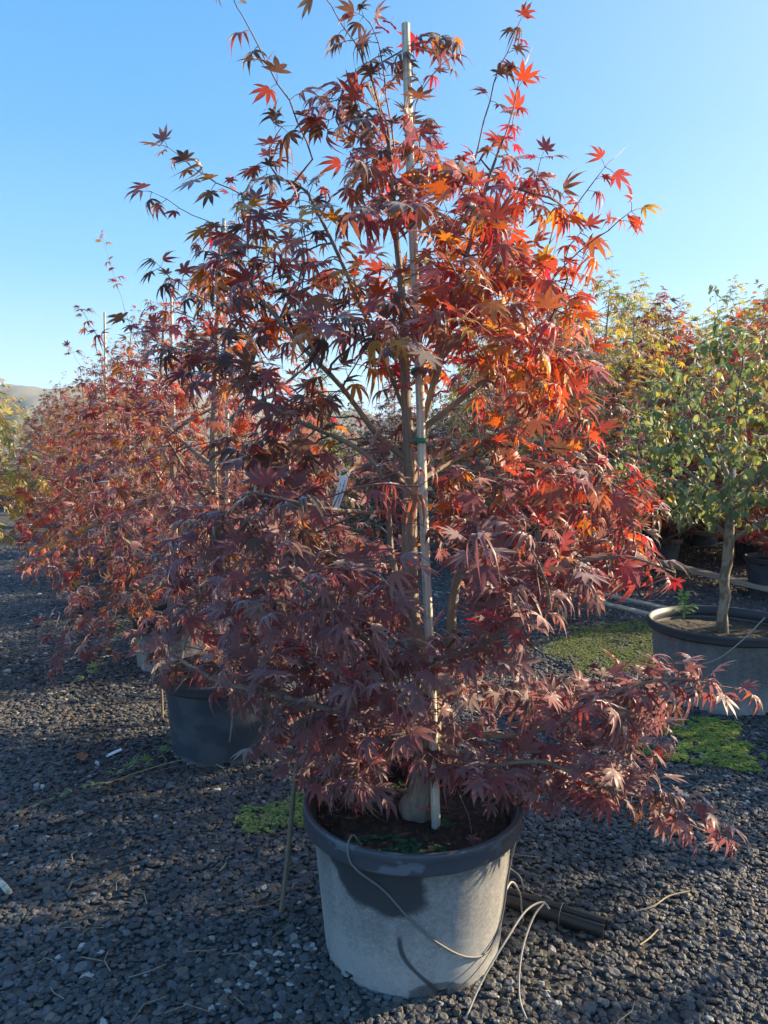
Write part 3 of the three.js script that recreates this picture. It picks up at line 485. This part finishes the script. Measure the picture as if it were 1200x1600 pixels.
// stakes
function makeStake(label, a, b, r0, ties = [], group) {
  const t = thing('wooden_stake', label, 'stake', a, 0, group), d = V().subVectors(b, a);
  const pts = [0, .2, .4, .6, .8, 1].map((k, i) => d.clone().multiplyScalar(k).add(V(i % 2 * .003, 0, 0)));
  const g = new GB(); g.tube(curve(pts, 20), Array.from({ length: 21 }, (_, i) => r0 * lerp(1, .82, i / 20)), 10, 2, true); part('pole', g.geo(), M.stake, t);
  for (const k of ties) { const tg = new THREE.TorusGeometry(r0 * 1.25, .0035, 6, 18); const m = part('tie', tg, M.tie, t); m.position.copy(d).multiplyScalar(k); m.rotation.set(1.4, 0, .2); m.scale.set(1, 1.3, 2.2); }
  return t;
}
{ const a = P(682, 1288, 2.09); a.y = .35; makeStake('long pale wooden stake standing in the foreground pot beside the trunk', a, P(632, 38, 2.1), .0142, [.23, .51, .595]); }

// ---------------------------------------------------------------- maples of the left row, behind
const mapleProfile = [[.45, .45], [.56, .8], [.85, .9], [1.15, .84], [1.5, .72], [1.85, .52], [2.2, .28], [2.5, .08]];
const leftPots = [[-.8, -3.57, 0], [-1.45, -5.0, 1], [-2.3, -6.7, 2], [-3.15, -8.4, 3], [-4.15, -10.2, 4], [-5.25, -12.1, 5], [-6.3, -14, 6]];
const potLabel = ['dark blue-grey nursery pot behind the foreground pot, drip tube down its side', 'small-looking dark pot just behind and left of the blue-grey pot', 'dark pot under the third red maple of the left row', 'dark pot under the red maple halfway down the left row', 'dark pot near the far end of the left row of maples', 'black pot at the gravel path, far end of the left row', 'farthest dark pot of the left row of maples'];
const treeLabel = ['red maple directly behind the foreground tree, drooping over the blue-grey pot', 'fiery red and orange maple standing second behind the foreground tree', 'third red maple down the left row, with a thin stake', 'dark red maple halfway down the left row', 'purple-red maple near the far end of the left row', 'dark maple reaching over the gravel path at the far left', 'farthest dark red maple of the left row'];
const treeSpec = ['red', 'fire', 'fire', 'fire', 'fire', 'dark', 'dark'];
const protoDark = {};
leftPots.forEach(([x, z, i]) => {
  const pos = V(x, 0, z);
  makePot(potLabel[i], pos, { turn: i * .9, sc: i === 0 ? .96 : .95, bodyM: i === 1 ? dustPotM : darkPotM });
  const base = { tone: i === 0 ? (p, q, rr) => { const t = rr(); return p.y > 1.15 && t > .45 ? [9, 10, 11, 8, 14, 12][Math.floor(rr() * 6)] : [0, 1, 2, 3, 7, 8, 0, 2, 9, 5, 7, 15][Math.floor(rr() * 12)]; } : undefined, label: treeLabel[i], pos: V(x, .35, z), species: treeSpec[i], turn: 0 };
  const prof = mapleProfile.map(([h, rr]) => [h - .35, rr * (i === 0 ? .9 : 1) * (i > 1 ? 1.08 : 1)]);
  const top = i === 1 ? [V(-.1, 1.6, .1), V(-.25, 2.1, .1), V(-.36, 2.5, .12)] : [V(.05, 1.6, 0), V(.12, 2.0, .05), V(.1, 2.35, .05)];
  if (i < 2) makeTree({ ...base, name: 'maple_tree', seed: 500 + i, own: 300, leaf: .054, density: .9, stems: plainStems(60 + i, 2.3, -.02, .028, 6), attract: crownPoints(70 + i, 820, prof, .3), step: .055, kill: .08, shoots: [top, [V(-.3, 1.3, 0), V(-.5, 1.6, .05), V(-.62, 1.8, .05)]], center: V(0, .9, 0) });
  else makeTree({ ...base, name: 'maple_tree', seed: 520 + i, leaf: treeSpec[i] === 'dark' ? .066 : .052, density: .85, stems: plainStems(80 + i, 2.4, -.02, .026, 5), attract: crownPoints(90 + i, 1100, prof, .3), step: .06, kill: .085, shoots: [top], center: V(0, .9, 0) });
});
makeStake('slim grey stake in the blue-grey pot behind, rising through the red maple', V(-.745, .3, -3.5), P(349, 342, 3.5), .011, [.72]);
makeStake('short-topped grey stake of the fiery maple second behind the foreground tree', V(-1.42, .3, -5), P(267, 452, 5), .011);
makeStake('thin stake showing above the red maple halfway down the left row', V(-3.15, .3, -8.4), P(163, 488, 8.3), .014);

// ---------------------------------------------------------------- trees of the right-hand rows
const bigPot = potGeos(.43, .37, .47, .05);
const dogPos = V(2.03, 0, -4.35), dogPotM = potBumpMat([.05, .056, .062], (u, v, n) => .35 + .5 * smooth(.55, .05, v + (n - .5) * .4), 23);
{ const t = makePot('wide low grey pot at the right edge with a green-leaved tree and a weed', dogPos, { geos: bigPot, bodyM: dogPotM, soil: .4 }); t.children[2].scale.set(1.48, 1, 1.48); }
const dogProfile = [[.64, .3], [.72, .66], [.88, .76], [1.15, .72], [1.4, .55], [1.6, .36], [1.78, .12]];
function dogStems(seed) { const r = rng(seed), S = [[[V(0, -.02, 0), .037], [V(-.012, .1, .01), .028], [V(.006, .2, 0), .031], [V(-.008, .3, .008), .026], [V(.01, .42, 0), .029], [V(.005, .6, .02), .027], [V(.02, .9, 0), .022], [V(0, 1.15, .03), .014], [V(.04, 1.5, 0), .005]]]; for (let i = 0; i < 8; i++) { const a = i * 2.4 + .6, y = .52 + .055 * i, L = .5 + r() * .12; S.push([[V(0, y, 0), .017], [V(Math.cos(a) * L * .45, y + .2, Math.sin(a) * L * .45), .012], [V(Math.cos(a) * L, y + .34 + r() * .16, Math.sin(a) * L), .005]]); } return S; }
const dog = { species: 'dogwood', barkM: M.paleBark, branchM: M.greyTwig, twigM: M.greyTwig, leaf: .068, density: 1, droop: 1.2, step: .05, kill: .07, bare: .5 };
makeTree({ ...dog, name: 'dogwood_tree', label: 'green tree with drooping leaves and pale mottled trunk in the wide pot', seed: 31, pos: V(2.03, .41, -4.35), own: 300, stems: dogStems(3), attract: crownPoints(33, 760, dogProfile, .2), shoots: [[V(-.05, 1.4, .1), V(-.13, 1.75, .12), V(-.19, 2.0, .12)], [V(.12, 1.3, 0), V(.16, 1.6, .05), V(.2, 1.8, .05)]] });
// unseen row trees beyond the right edge, placed to shape shade in the picture
for (const [i, x, z] of [[0, 2.85, -1.78], [1, 3.7, -.4], [2, 4.9, -2.5], [3, 3.3, -3.86], [4, 4.9, -4.7]]) {
  const t = makePot(`wide grey pot ${['beside the near right edge', 'level with the camera', 'in the second row', 'between the rows', 'farthest back'][i]}, outside the picture on the right`, V(x, 0, z), { geos: bigPot, bodyM: dogPotM, soil: .4, turn: 1 + i, group: 'pots beyond the right edge' }); t.children[2].scale.set(1.48, 1, 1.48);
  makeTree({ ...dog, name: 'dogwood_tree', label: `green tree ${['beside the near right edge', 'level with the camera', 'in the second row', 'between the rows', 'farthest back'][i]}, outside the picture on the right`, group: 'trees beyond the right edge', seed: 34 + i, pos: V(x, .41, z), stems: dogStems(8 + i), leaf: .08, attract: crownPoints(36 + i, 760, dogProfile.map(([h, q]) => [h * 1.05, q * 1.15]), .2) });
}
const backPots = [
  ['black pot behind the foreground maple, beside the end of the near plank', 838, 972, 'dark', 2.75, 'dark red maple behind the foreground tree, above the near plank end'],
  ['black pot between the foreground maple and the wide pot, under hanging leaves', 932, 916, 'gold', 3.3, 'yellow-green maple between the foreground tree and the green tree'],
  ['low black pot seen left of the pale mottled trunk', 1092, 852, 'gold', 3.3, 'yellow tree straight behind the green tree'],
  ['black pot seen right of the pale mottled trunk, above the plank', 1182, 880, 'gold', 3.5, 'golden-leaved tree behind the green tree at the right edge'],
  ['black pot at the right edge behind the wide grey pot', 1212, 935, 'fire', 3.1, 'red and orange tree at the right edge, behind the wide pot'],
  ['far black pot left of the green tree, near the farthest plank', 985, 822, 'gold', 4.2, 'tall wispy yellow tree rising behind the dark red maple'],
];
for (const [i, [pl, x, y, species, h, tl]] of backPots.entries()) {
  const p = G(x, y); makePot(pl, p, { turn: i, sc: .98 });
  const k = (h - .4) / 2.15;
  makeTree({ name: species === 'gold' ? 'yellow_maple_tree' : 'maple_tree', label: tl, species, seed: 700 + i, pos: V(p.x, .36, p.z), leaf: species === 'fire' ? .07 : .08, density: .85, stems: plainStems(720 + i, h - .3, -.02, .028, 5), attract: crownPoints(740 + i, 800, [[.1, .4], [.3, .75], [.8, .95], [1.4, .9], [1.75, .65], [2.0, .35], [2.15, .1]].map(([a, b]) => [a * k, b]), .3), step: .065, kill: .09, center: V(0, 1.2, 0),
    shoots: [[V(0, h - 1, 0), V(.08, h - .6, .05), V(.05, h - .2, .05)], [V(-.2, h - 1.1, 0), V(-.3, h - .75, .05), V(-.34, h - .42, .05)]] });
}
// far trees: one of each kind, then copies
const farKinds = {};
function farTree(kind, label, x, z, h, turn, group) {
  let t = farKinds[kind];
  if (!t) {
    const seed = 900 + Object.keys(farKinds).length * 7;
    t = makeTree({ name: kind === 'green' ? 'green_tree' : kind === 'gold' ? 'yellow_maple_tree' : 'maple_tree', label, species: kind, seed, pos: V(x, 0, z), leaf: .1, density: .9, stems: plainStems(seed + 1, 2.7, 0, .035, 5), attract: crownPoints(seed + 2, 700, [[.35, .4], [.6, .75], [1, .95], [1.5, .85], [2, .6], [2.5, .3], [2.9, .08]], .3), step: .08, kill: .11, shoots: [[V(0, 2.2, 0), V(.1, 2.6, .05), V(.05, 2.95, .05)], [V(.3, 2, 0), V(.36, 2.3, .05), V(.34, 2.6, .05)], [V(-.25, 2.1, 0), V(-.3, 2.4, .05), V(-.33, 2.75, .05)]], center: V(0, 1.4, 0) }).root;
    t.userData.built = undefined; delete t.userData.built; farKinds[kind] = t; t.scale.setScalar(h / 2.9); t.rotation.y = turn; if (group) t.userData.group = group; return t;
  }
  const c = t.clone(); c.name = numbered(t.name.replace(/_\d+$/, '')); scene.add(c); c.position.set(x, 0, z); c.rotation.y = turn; c.scale.setScalar(h / 2.9); c.userData = { label, category: 'tree' }; if (group) c.userData.group = group; return c;
}
const FG = 'distant potted trees behind the rows', ORD = ['leftmost', 'second', 'third', 'fourth', 'fifth', 'sixth', 'seventh', 'eighth', 'ninth', 'tenth', 'eleventh', 'twelfth', 'thirteenth', 'fourteenth'];
farTree('green', 'green tree seen through the foreground maple, left of its trunk', -.75, -8.6, 2.4, .3);
makePot('dark pot of the green tree seen through the foreground maple', V(-.75, -.1, -8.6));
const far = [['gold', 4.2, -12.5, 3.7], ['dark', 2.9, -11.2, 3.2], ['gold', 5.6, -12, 3.6], ['dark', 6.0, -10.2, 3.3], ['green', 7.2, -13.5, 3.5], ['gold', 3.2, -14.5, 3.9], ['dark', 1.6, -13, 2.9], ['green', 5, -15.5, 3.8], ['dark', .3, -12, 2.5], ['green', -1.2, -14, 2.4], ['dark', -2.7, -13.4, 2.5], ['dark', 8.2, -15, 3.8], ['gold', 6.8, -17, 4.2], ['green', 1.9, -17, 3.1], ['dark', -.6, -18, 2.6], ['green', -3.6, -18, 2.4], ['dark', -7.6, -18, 2.6], ['gold', 4.9, -9.4, 3.0], ['dark', .1, -9.2, 2.3], ['dark', 3.3, -9.0, 2.9], ['fire', 5.2, -7.9, 2.9], ['dark', 2.2, -9.6, 2.8], ['fire', 3.9, -10.6, 3.1], ['dark', 7.2, -11.6, 3.3], ['gold', 1.3, -10.4, 2.7], ['dark', 9.2, -13.2, 3.5]];
const word = { gold: 'yellow', dark: 'dark red', green: 'green', fire: 'orange-red' };
for (const k in word) { const list = far.filter(f => f[0] === k).sort((a, b) => a[1] / -a[2] - b[1] / -b[2]); list.forEach((f, n) => { f[4] = `${ORD[n]}${n ? ' from the left' : ''} of the ${word[k]} trees in the far rows`; }); }
far.forEach(([k, x, z, h, l], i) => { farTree(k, l, x, z, x > .9 ? h * 1.13 : h, i * 1.3, FG + ', ' + word[k]); if (x > .9) makePot('pot of the ' + l, V(x, -.06, z), { turn: i, sc: 1.1, group: 'black pots in the far rows' }); });
// the yellow-leaved trees at the left edge
makeTree({ name: 'yellow_maple_tree', label: 'sunlit yellow maple reaching in at the left edge of the picture', species: 'gold', seed: 61, pos: V(-3.02, .36, -4.6), own: 120, leaf: .075, density: .8, stems: plainStems(62, 2.1, -.02, .028, 6), attract: crownPoints(63, 620, [[.3, .5], [.6, .78], [1.1, .8], [1.5, .75], [1.9, .45], [2.2, .1]], .3), step: .06, kill: .09, shoots: [[V(.3, .4, .7), V(.55, .42, .8), V(.72, .38, .85)], [V(.45, 1.0, .1), V(.7, 1.15, .1), V(.86, 1.1, .1)]], center: V(0, 1, 0) });
makePot('dark pot of the yellow maple just outside the left edge', V(-3.02, 0, -4.6), { turn: 2 });

// ---------------------------------------------------------------- planks on the ground
const woodM = std({ color: [.66, .6, .5], map: tex(512, 64, (u, v) => { const k = .55 + .6 * fbm(u * 6, v * 26, 8, 4) - .3 * smooth(.6, .66, fbm(u * 3, v * 40, 3, 2)); return [k, k * .97, k * .92]; }), bumpMap: tex(256, 64, (u, v) => [fbm(u * 6, v * 26, 8, 4)], false), bumpScale: .003 });
function plank(label, a, b, w, h, y) {
  const L = a.distanceTo(b), g = new THREE.BoxGeometry(L, h, w, 24, 1, 2), p = g.attributes.position, uv = g.attributes.uv; const s = hash(L * 99, 4) * 50;
  for (let i = 0; i < p.count; i++) { const x = p.getX(i); p.setY(i, p.getY(i) + .006 * Math.sin(x * 1.3 + s)); p.setZ(i, p.getZ(i) + .008 * Math.sin(x * .9 + s)); uv.setXY(i, x * .7 + s, uv.getY(i) * .8); }
  g.computeVertexNormals(); const m = part('plank', g, woodM, scene); m.position.copy(a).add(b).multiplyScalar(.5); m.position.y = y + h / 2; m.rotation.y = -Math.atan2(b.z - a.z, b.x - a.x); return tag(m, label, 'plank');
}
plank('weathered grey plank ending behind the wide pot, the nearer of a pair', G(850, 920, .03), G(1060, 972, .03), .09, .04, .005);
plank('weathered grey plank ending behind the wide pot, the farther of a pair', G(850, 908, .03), G(1064, 956, .03), .09, .04, .005);
plank('long pale plank crossing behind the pale mottled trunk', G(985, 866, .16), G(1260, 930, .16), .11, .045, .12);
plank('farthest pale plank behind the green tree', G(930, 812, .3), G(1260, 852, .3), .12, .05, .26);
plank('plank lying on the gravel at the far left end of the path', G(0, 783, .05), G(85, 776, .05), .2, .06, .01);
{ const p = G(2, 797); makePot('black pot at the far end of the gravel path, left edge', p, { sc: 1.1 });
  makeTree({ name: 'yellow_maple_tree', label: 'yellow tree with sunlit trunk at the far end of the gravel path', species: 'gold', seed: 71, pos: V(p.x, .4, p.z), leaf: .1, density: .8, stems: plainStems(72, 2.6, -.02, .09, 5), attract: crownPoints(73, 260, [[.8, .4], [1.2, .9], [1.8, .9], [2.4, .5], [2.9, .1]], .3), step: .09, kill: .14, barkM: std({ color: [.5, .4, .18], map: barkT }), center: V(0, 1.5, 0) }); }

// ---------------------------------------------------------------- pipes, tubes, sticks
const pathG = (list, h) => list.map(([x, y, q]) => G(x, y, q ?? h));
tag(part('irrigation_pipe', tubeGeo(pathG([[800, 985], [845, 1022], [900, 1052], [975, 1086], [1060, 1100], [1130, 1113], [1230, 1128]], .014), .013, 10, 40), M.pipe, scene), 'black irrigation pipe running in front of the wide grey pot', 'pipe');
{ // slit black pipe lying by the front pot
  const a = G(775, 1398, .03), b = G(946, 1452, .03), d = V().subVectors(b, a), L = d.length(), pts = [];
  const sh = new THREE.Shape(); for (let i = 0; i <= 40; i++) { const t = i / 40 * Math.PI * 2, r = .034 * (1 - .42 * Math.exp(-Math.pow((t - 1.9) / .22, 2))); pts.push(new THREE.Vector2(Math.cos(t) * r, Math.sin(t) * r * .9)); } sh.setFromPoints(pts);
  const hole = new THREE.Path(); hole.setFromPoints(pts.map(q => q.clone().multiplyScalar(.86)).reverse()); sh.holes.push(hole);
  const g = new THREE.ExtrudeGeometry(sh, { depth: L, bevelEnabled: false, steps: 12, curveSegments: 4 });
  const t = thing('drain_pipe', 'thick black plastic pipe lying on the gravel right of the front pot', 'pipe', a); t.position.y = .032;
  part('pipe_wall', g, M.pipe, t); const tie = part('wire_tie', new THREE.TorusGeometry(.036, .0016, 5, 24), M.spag, t); tie.position.z = L * .62; t.rotation.y = Math.atan2(d.x, d.z);
}
const tubeThing = (label, pts, r, mat = M.spag, n = 40) => tag(part('drip_tube', tubeGeo(pts, r, 6, n), mat, scene), label, 'drip tube');
const onPot = (ang, v, out = .004) => { const r = v > .88 ? FR + out : lerp(FB, FR - .024, v) + out; return V(potP.x + Math.sin(ang) * r, v * FH, potP.z + Math.cos(ang) * r); };
tubeThing('thin grey drip tube crossing the face of the front pot', [V(potP.x - .14, .4, potP.z + .21), V(potP.x - .17, .47, potP.z + .25), onPot(-.58, 1.0, .004), onPot(-.54, .9, .006), onPot(-.3, .74), onPot(-.05, .56), onPot(.25, .38), onPot(.55, .25), onPot(.85, .2), onPot(1.1, .3), onPot(1.25, .6), onPot(1.3, .8, .012)], .003);
tubeThing('pale thin tube arching down to the gravel right of the front pot', [G(722, 1605, .01), G(752, 1535, .06), G(790, 1470, .12), G(825, 1420, .155), G(850, 1410, .15), G(858, 1420, .13)], .0031, M.spagPale);
tubeThing('second pale tube arch, the straighter one beside the front pot', [G(826, 1600, .01), G(812, 1560, .03), G(815, 1490, .09), G(835, 1430, .14), G(850, 1411, .152)], .0028, M.spagPale);
tubeThing('short grey tube loop close against the right side of the front pot', [G(788, 1395, .2), G(800, 1378, .19), G(812, 1395, .13), G(815, 1420, .04), G(818, 1440, .01)], .003, M.spagPale);
tubeThing('grey tube curving over the gravel behind the right side of the front pot', [G(790, 1352, .2), G(812, 1370, .12), G(822, 1400, .02), G(850, 1345, .01), G(862, 1320, .012), G(830, 1290, .014), G(800, 1262, .05)], .0028);
tubeThing('thin tube trailing over the gravel to the lower edge', [G(775, 1430, .05), G(782, 1470, .02), G(800, 1520, .012), G(840, 1570, .012), G(900, 1610, .012)], .003);
tubeThing('thin drip tube hanging down the side of the blue-grey pot', [P(368, 1045, 3.24), P(366, 1090, 3.25), P(361, 1140, 3.27), G(358, 1185, .012), G(372, 1203, .012), G(400, 1196, .012)], .003, M.spagPale);
tubeThing('thin drip tube over the rim of the wide grey pot', [P(1195, 965, 4), P(1160, 1000, 3.93), P(1120, 1030, 3.94), P(1080, 1042, 3.97)], .0035, M.spagPale);
const stick = (label, a, b, r) => { const t = part('bamboo_stick', tubeGeo([a, a.clone().lerp(b, .33).add(V(.003, 0, .002)), a.clone().lerp(b, .66), b], r, 8, 12), std({ color: [.24, .2, .15], map: M.stake.map }), scene); return tag(t, label, 'stick'); };
{ const a = G(437, 1432); stick('thin grey stick pushed into the gravel left of the front pot', V(a.x, -.02, a.z), P(468, 1150, 2.2), .0075); }
{ const a = G(254, 1124); stick('thin dark stick in the gravel left of the blue-grey pot', V(a.x, -.02, a.z), P(248, 1000, -a.z), .008); }

// ---------------------------------------------------------------- ground cover, weeds, litter
function patch(label, poly, n, seed, col, size = .0068) {
  const q = poly.map(([x, y]) => G(x, y)), r = rng(seed), x0 = Math.min(...q.map(p => p.x)), x1 = Math.max(...q.map(p => p.x)), z0 = Math.min(...q.map(p => p.z)), z1 = Math.max(...q.map(p => p.z)), pts = [];
  const inside = (x, z) => { let c = false; for (let i = 0, j = q.length - 1; i < q.length; j = i++) if ((q[i].z > z) !== (q[j].z > z) && x < (q[j].x - q[i].x) * (z - q[i].z) / (q[j].z - q[i].z) + q[i].x) c = !c; return c; };
  for (let k = 0; k < n * 12 && pts.length < n; k++) { const x = lerp(x0, x1, r()), z = lerp(z0, z1, r()), jx = x + (fbm(x * 14, z * 14, 5, 4) - .5) * .3, jz = z + (fbm(x * 14 + 40, z * 14, 5, 4) - .5) * .3; if (inside(jx, jz) && fbm(x * 34, z * 34, 9, 3) > .4) pts.push(V(x, .015 + r() * .012, z)); }
  return tag(tufts('ground_cover', pts, seed + 1, size, col, scene), label, 'ground cover');
}
patch('light green ground cover left of the front pot rim', [[362, 1306], [385, 1275], [430, 1252], [470, 1248], [500, 1256], [500, 1296], [440, 1288], [395, 1310]], 2600, 1, [.26, .36, .1]);
patch('olive green ground cover left of the wide grey pot', [[845, 1018], [890, 990], [960, 978], [1045, 970], [1060, 1045], [1000, 1052], [920, 1062]], 11000, 2, [.22, .3, .05]);
patch('bright green moss patch in front of the wide grey pot', [[1046, 1134], [1090, 1128], [1160, 1138], [1145, 1160], [1195, 1190], [1180, 1212], [1110, 1200], [1060, 1180]], 7000, 3, [.3, .4, .06]);
patch('small strip of green moss under the lowest right branch', [[990, 1168], [1020, 1164], [1072, 1184], [1064, 1198], [1010, 1196]], 2800, 4, [.3, .4, .06]);
{ // creeping vine
  const weedM = leafMat([.24, .4, .08]), weedP = leafMat([.5, .55, .1]), g0 = smallLeaves[2], r = rng(5);
  const vine = (label, pts, leaves) => { const t = thing('creeping_vine', label, 'vine', pts[0]); const loc = pts.map(p => p.clone().sub(pts[0])); part('stem', tubeGeo(loc.map((p, i) => p.clone().add(V(Math.sin(i * 2.3) * .015, Math.abs(Math.sin(i * 1.7)) * .012, Math.cos(i * 1.9) * .02))), .0017, 5, 60), M.twig, t); const c = new THREE.CatmullRomCurve3(loc); for (const [k, s, m] of leaves) { const l = part('leaf', g0, m ? weedP : weedM, t); l.position.copy(c.getPoint(k)); l.rotation.set(-1.2 + r() * .5, r() * 6.28, (r() - .5) * .6, 'YXZ'); l.scale.setScalar(s); } return t; };
  const L1 = []; for (let i = 0; i < 20; i++) L1.push([.06 + i * .046 + r() * .01, .022 + r() * .02, i > 6 && i < 11]);
  vine('trailing vine with small green leaves on the gravel left of the blue-grey pot', pathG([[0, 1282], [60, 1258], [120, 1236], [200, 1216], [270, 1200], [330, 1196]], .03), [...L1.slice(0, 13), [.5, .055, 1], [.52, .05, 1]]);
  vine('leafy weed runner at the foot of the blue-grey pot', pathG([[170, 1212], [200, 1200], [232, 1192], [262, 1172], [276, 1162]], .05), L1.map(([k, s]) => [k, s * 1.25, 0]));
  vine('yellow-green vine hanging down the left side of the red maple behind', [P(230, 955, 3.0), P(200, 975, 2.95), P(175, 1000, 2.95), P(155, 1040, 3.0), P(132, 1068, 3.1)], L1.map(([k, s]) => [k, s * 1.1, r() < .3]));
  // weed in the wide pot
  const w = thing('weed', 'small bright green weed growing in the wide grey pot', 'weed', P(1068, 962, 4.1)); for (let i = 0; i < 26; i++) { const l = part('leaf', dogLeaves[0], leafMat([.3, .5, .1]), w); l.position.set((r() - .5) * .05, i * .005, (r() - .5) * .04); l.rotation.set(-1 + r() * .8, r() * 6.28, 0, 'YXZ'); l.scale.setScalar(.04 + r() * .03); }
  part('stem', tubeGeo([V(0, -.03, 0), V(0, .06, .004), V(.005, .14, 0)], .003, 5, 6), weedM, w);
}
{ // litter
  const brown = leafMat([.34, .17, .09], { transmission: .2 }), pale = leafMat([.62, .55, .45], { transmission: .2 }), g = lobedLeaf(401, { lobes: 5, bend: -.25, fold: .1, slim: 2.2, petiole: .3 }), r = rng(8);
  const fallen = (label, x, y, s, m, cat = 'fallen leaf', geo = g) => { const l = part('fallen_leaf', geo, m, scene); l.position.copy(G(x, y, .022)); l.rotation.set(-1.45 + r() * .3, r() * 6.28, (r() - .5) * .4, 'YXZ'); l.scale.setScalar(s); return tag(l, label, cat); };
  fallen('large dry brown leaf on the gravel at the left', 84, 1280, .055, brown); fallen('smaller dull brown leaf on the gravel beside the path', 52, 1060, .06, brown); fallen('brown leaf on the gravel left of the blue-grey pot', 138, 1187, .05, brown);
  fallen('dried pale leaf caught in the soil by the stake foot', 692, 1296, .05, pale);
  tag(part('wood_scrap', tubeGeo([G(-15, 1368, .03), G(2, 1380, .025), G(16, 1396, .02)], .011, 7, 8), woodM, scene), 'broken bit of pale wood on the gravel at the left edge', 'wood scrap');
  tag(part('plastic_scrap', new THREE.BoxGeometry(.075, .004, .02), M.white, scene), 'white plastic scrap on the gravel left of the blue-grey pot', 'plastic scrap').position.copy(G(178, 1176, .025));
  { const m = scene.children[scene.children.length - 1]; m.rotation.set(.1, .6, .2); }
  tag(part('plastic_scrap', new THREE.BoxGeometry(.34, .01, .1), M.white, scene), 'long white scrap on the far gravel of the path', 'plastic scrap').position.copy(G(52, 820, .02));
  const straws = new GB(); for (let i = 0; i < 170; i++) { const z = -(1.4 + r() * 3.6), x = (r() * 2 - 1) * -z * .5, a = r() * 6.28, L = .03 + r() * .09; if (Math.hypot(x - potP.x, z - potP.z) < .33) continue; const p = V(x, .022 + r() * .008, z); straws.tube([p, p.clone().add(V(Math.cos(a) * L * .5, .008, Math.sin(a) * L * .5)), p.clone().add(V(Math.cos(a + .3) * L, 0, Math.sin(a + .3) * L))], .0011 + r() * .0009, 4); }
  tag(part('straw_litter', straws.geo(), std({ color: [.3, .24, .16] }), scene), 'scattered dry stems and straw lying over the gravel', 'litter', null, 'stuff');
  for (const [label, pts] of [['dry forked twig on the gravel right of the front pot', [[992, 1424], [1020, 1416], [1045, 1400], [1078, 1392]]], ['dry pale stem lying in front of the blue-grey pot', [[165, 1224], [250, 1196], [310, 1184], [350, 1200]]], ['straight thin dry twig on the gravel at the lower right', [[1000, 1476], [1014, 1466], [1028, 1452]]]]) tag(part('dry_twig', tubeGeo(pathG(pts, .03), .0024, 5, 20), M.straw, scene), label, 'twig');
}
{ // plant tags
  const t = thing('plant_tag', 'white plastic strip tag hanging in the foreground maple left of its trunk', 'tag', P(538, 744, 2.0));
  const g = new THREE.BoxGeometry(.022, .1, .0008, 1, 8, 1), p = g.attributes.position; for (let i = 0; i < p.count; i++) p.setZ(i, p.getZ(i) + .006 * Math.sin((p.getY(i) + .05) * 26)); g.translate(0, -.05, 0); g.computeVertexNormals();
  const s = part('strip', g, std({ color: [.82, .82, .82], roughness: .5, map: tex(64, 256, (u, v) => { const k = (u > .6 && u < .78 && hash(Math.floor(v * 90), 3) > .45 && v > .25 && v < .9) || (Math.abs(u - .3) < .05 && hash(Math.floor(v * 40), 7) > .5 && v > .4 && v < .85) ? .12 : 1; return [k, k, k]; }) }), t); s.rotation.set(.1, .25, -.3);
  part('loop', new THREE.TorusGeometry(.012, .0022, 5, 16), M.white, t).position.y = .008;
  const d = thing('plant_tag', 'white strip tag hanging on the green tree by its pale trunk', 'tag', P(1146, 722, 4.25)); part('strip', new THREE.CylinderGeometry(.006, .008, .17, 8).translate(0, -.085, 0), M.white, d).rotation.z = .08; part('loop', new THREE.TorusGeometry(.014, .003, 5, 16), M.white, d);
}
scene.traverse(o => { if (o.isMesh) { o.castShadow = true; o.receiveShadow = true; } });
renderer.render(scene, camera);
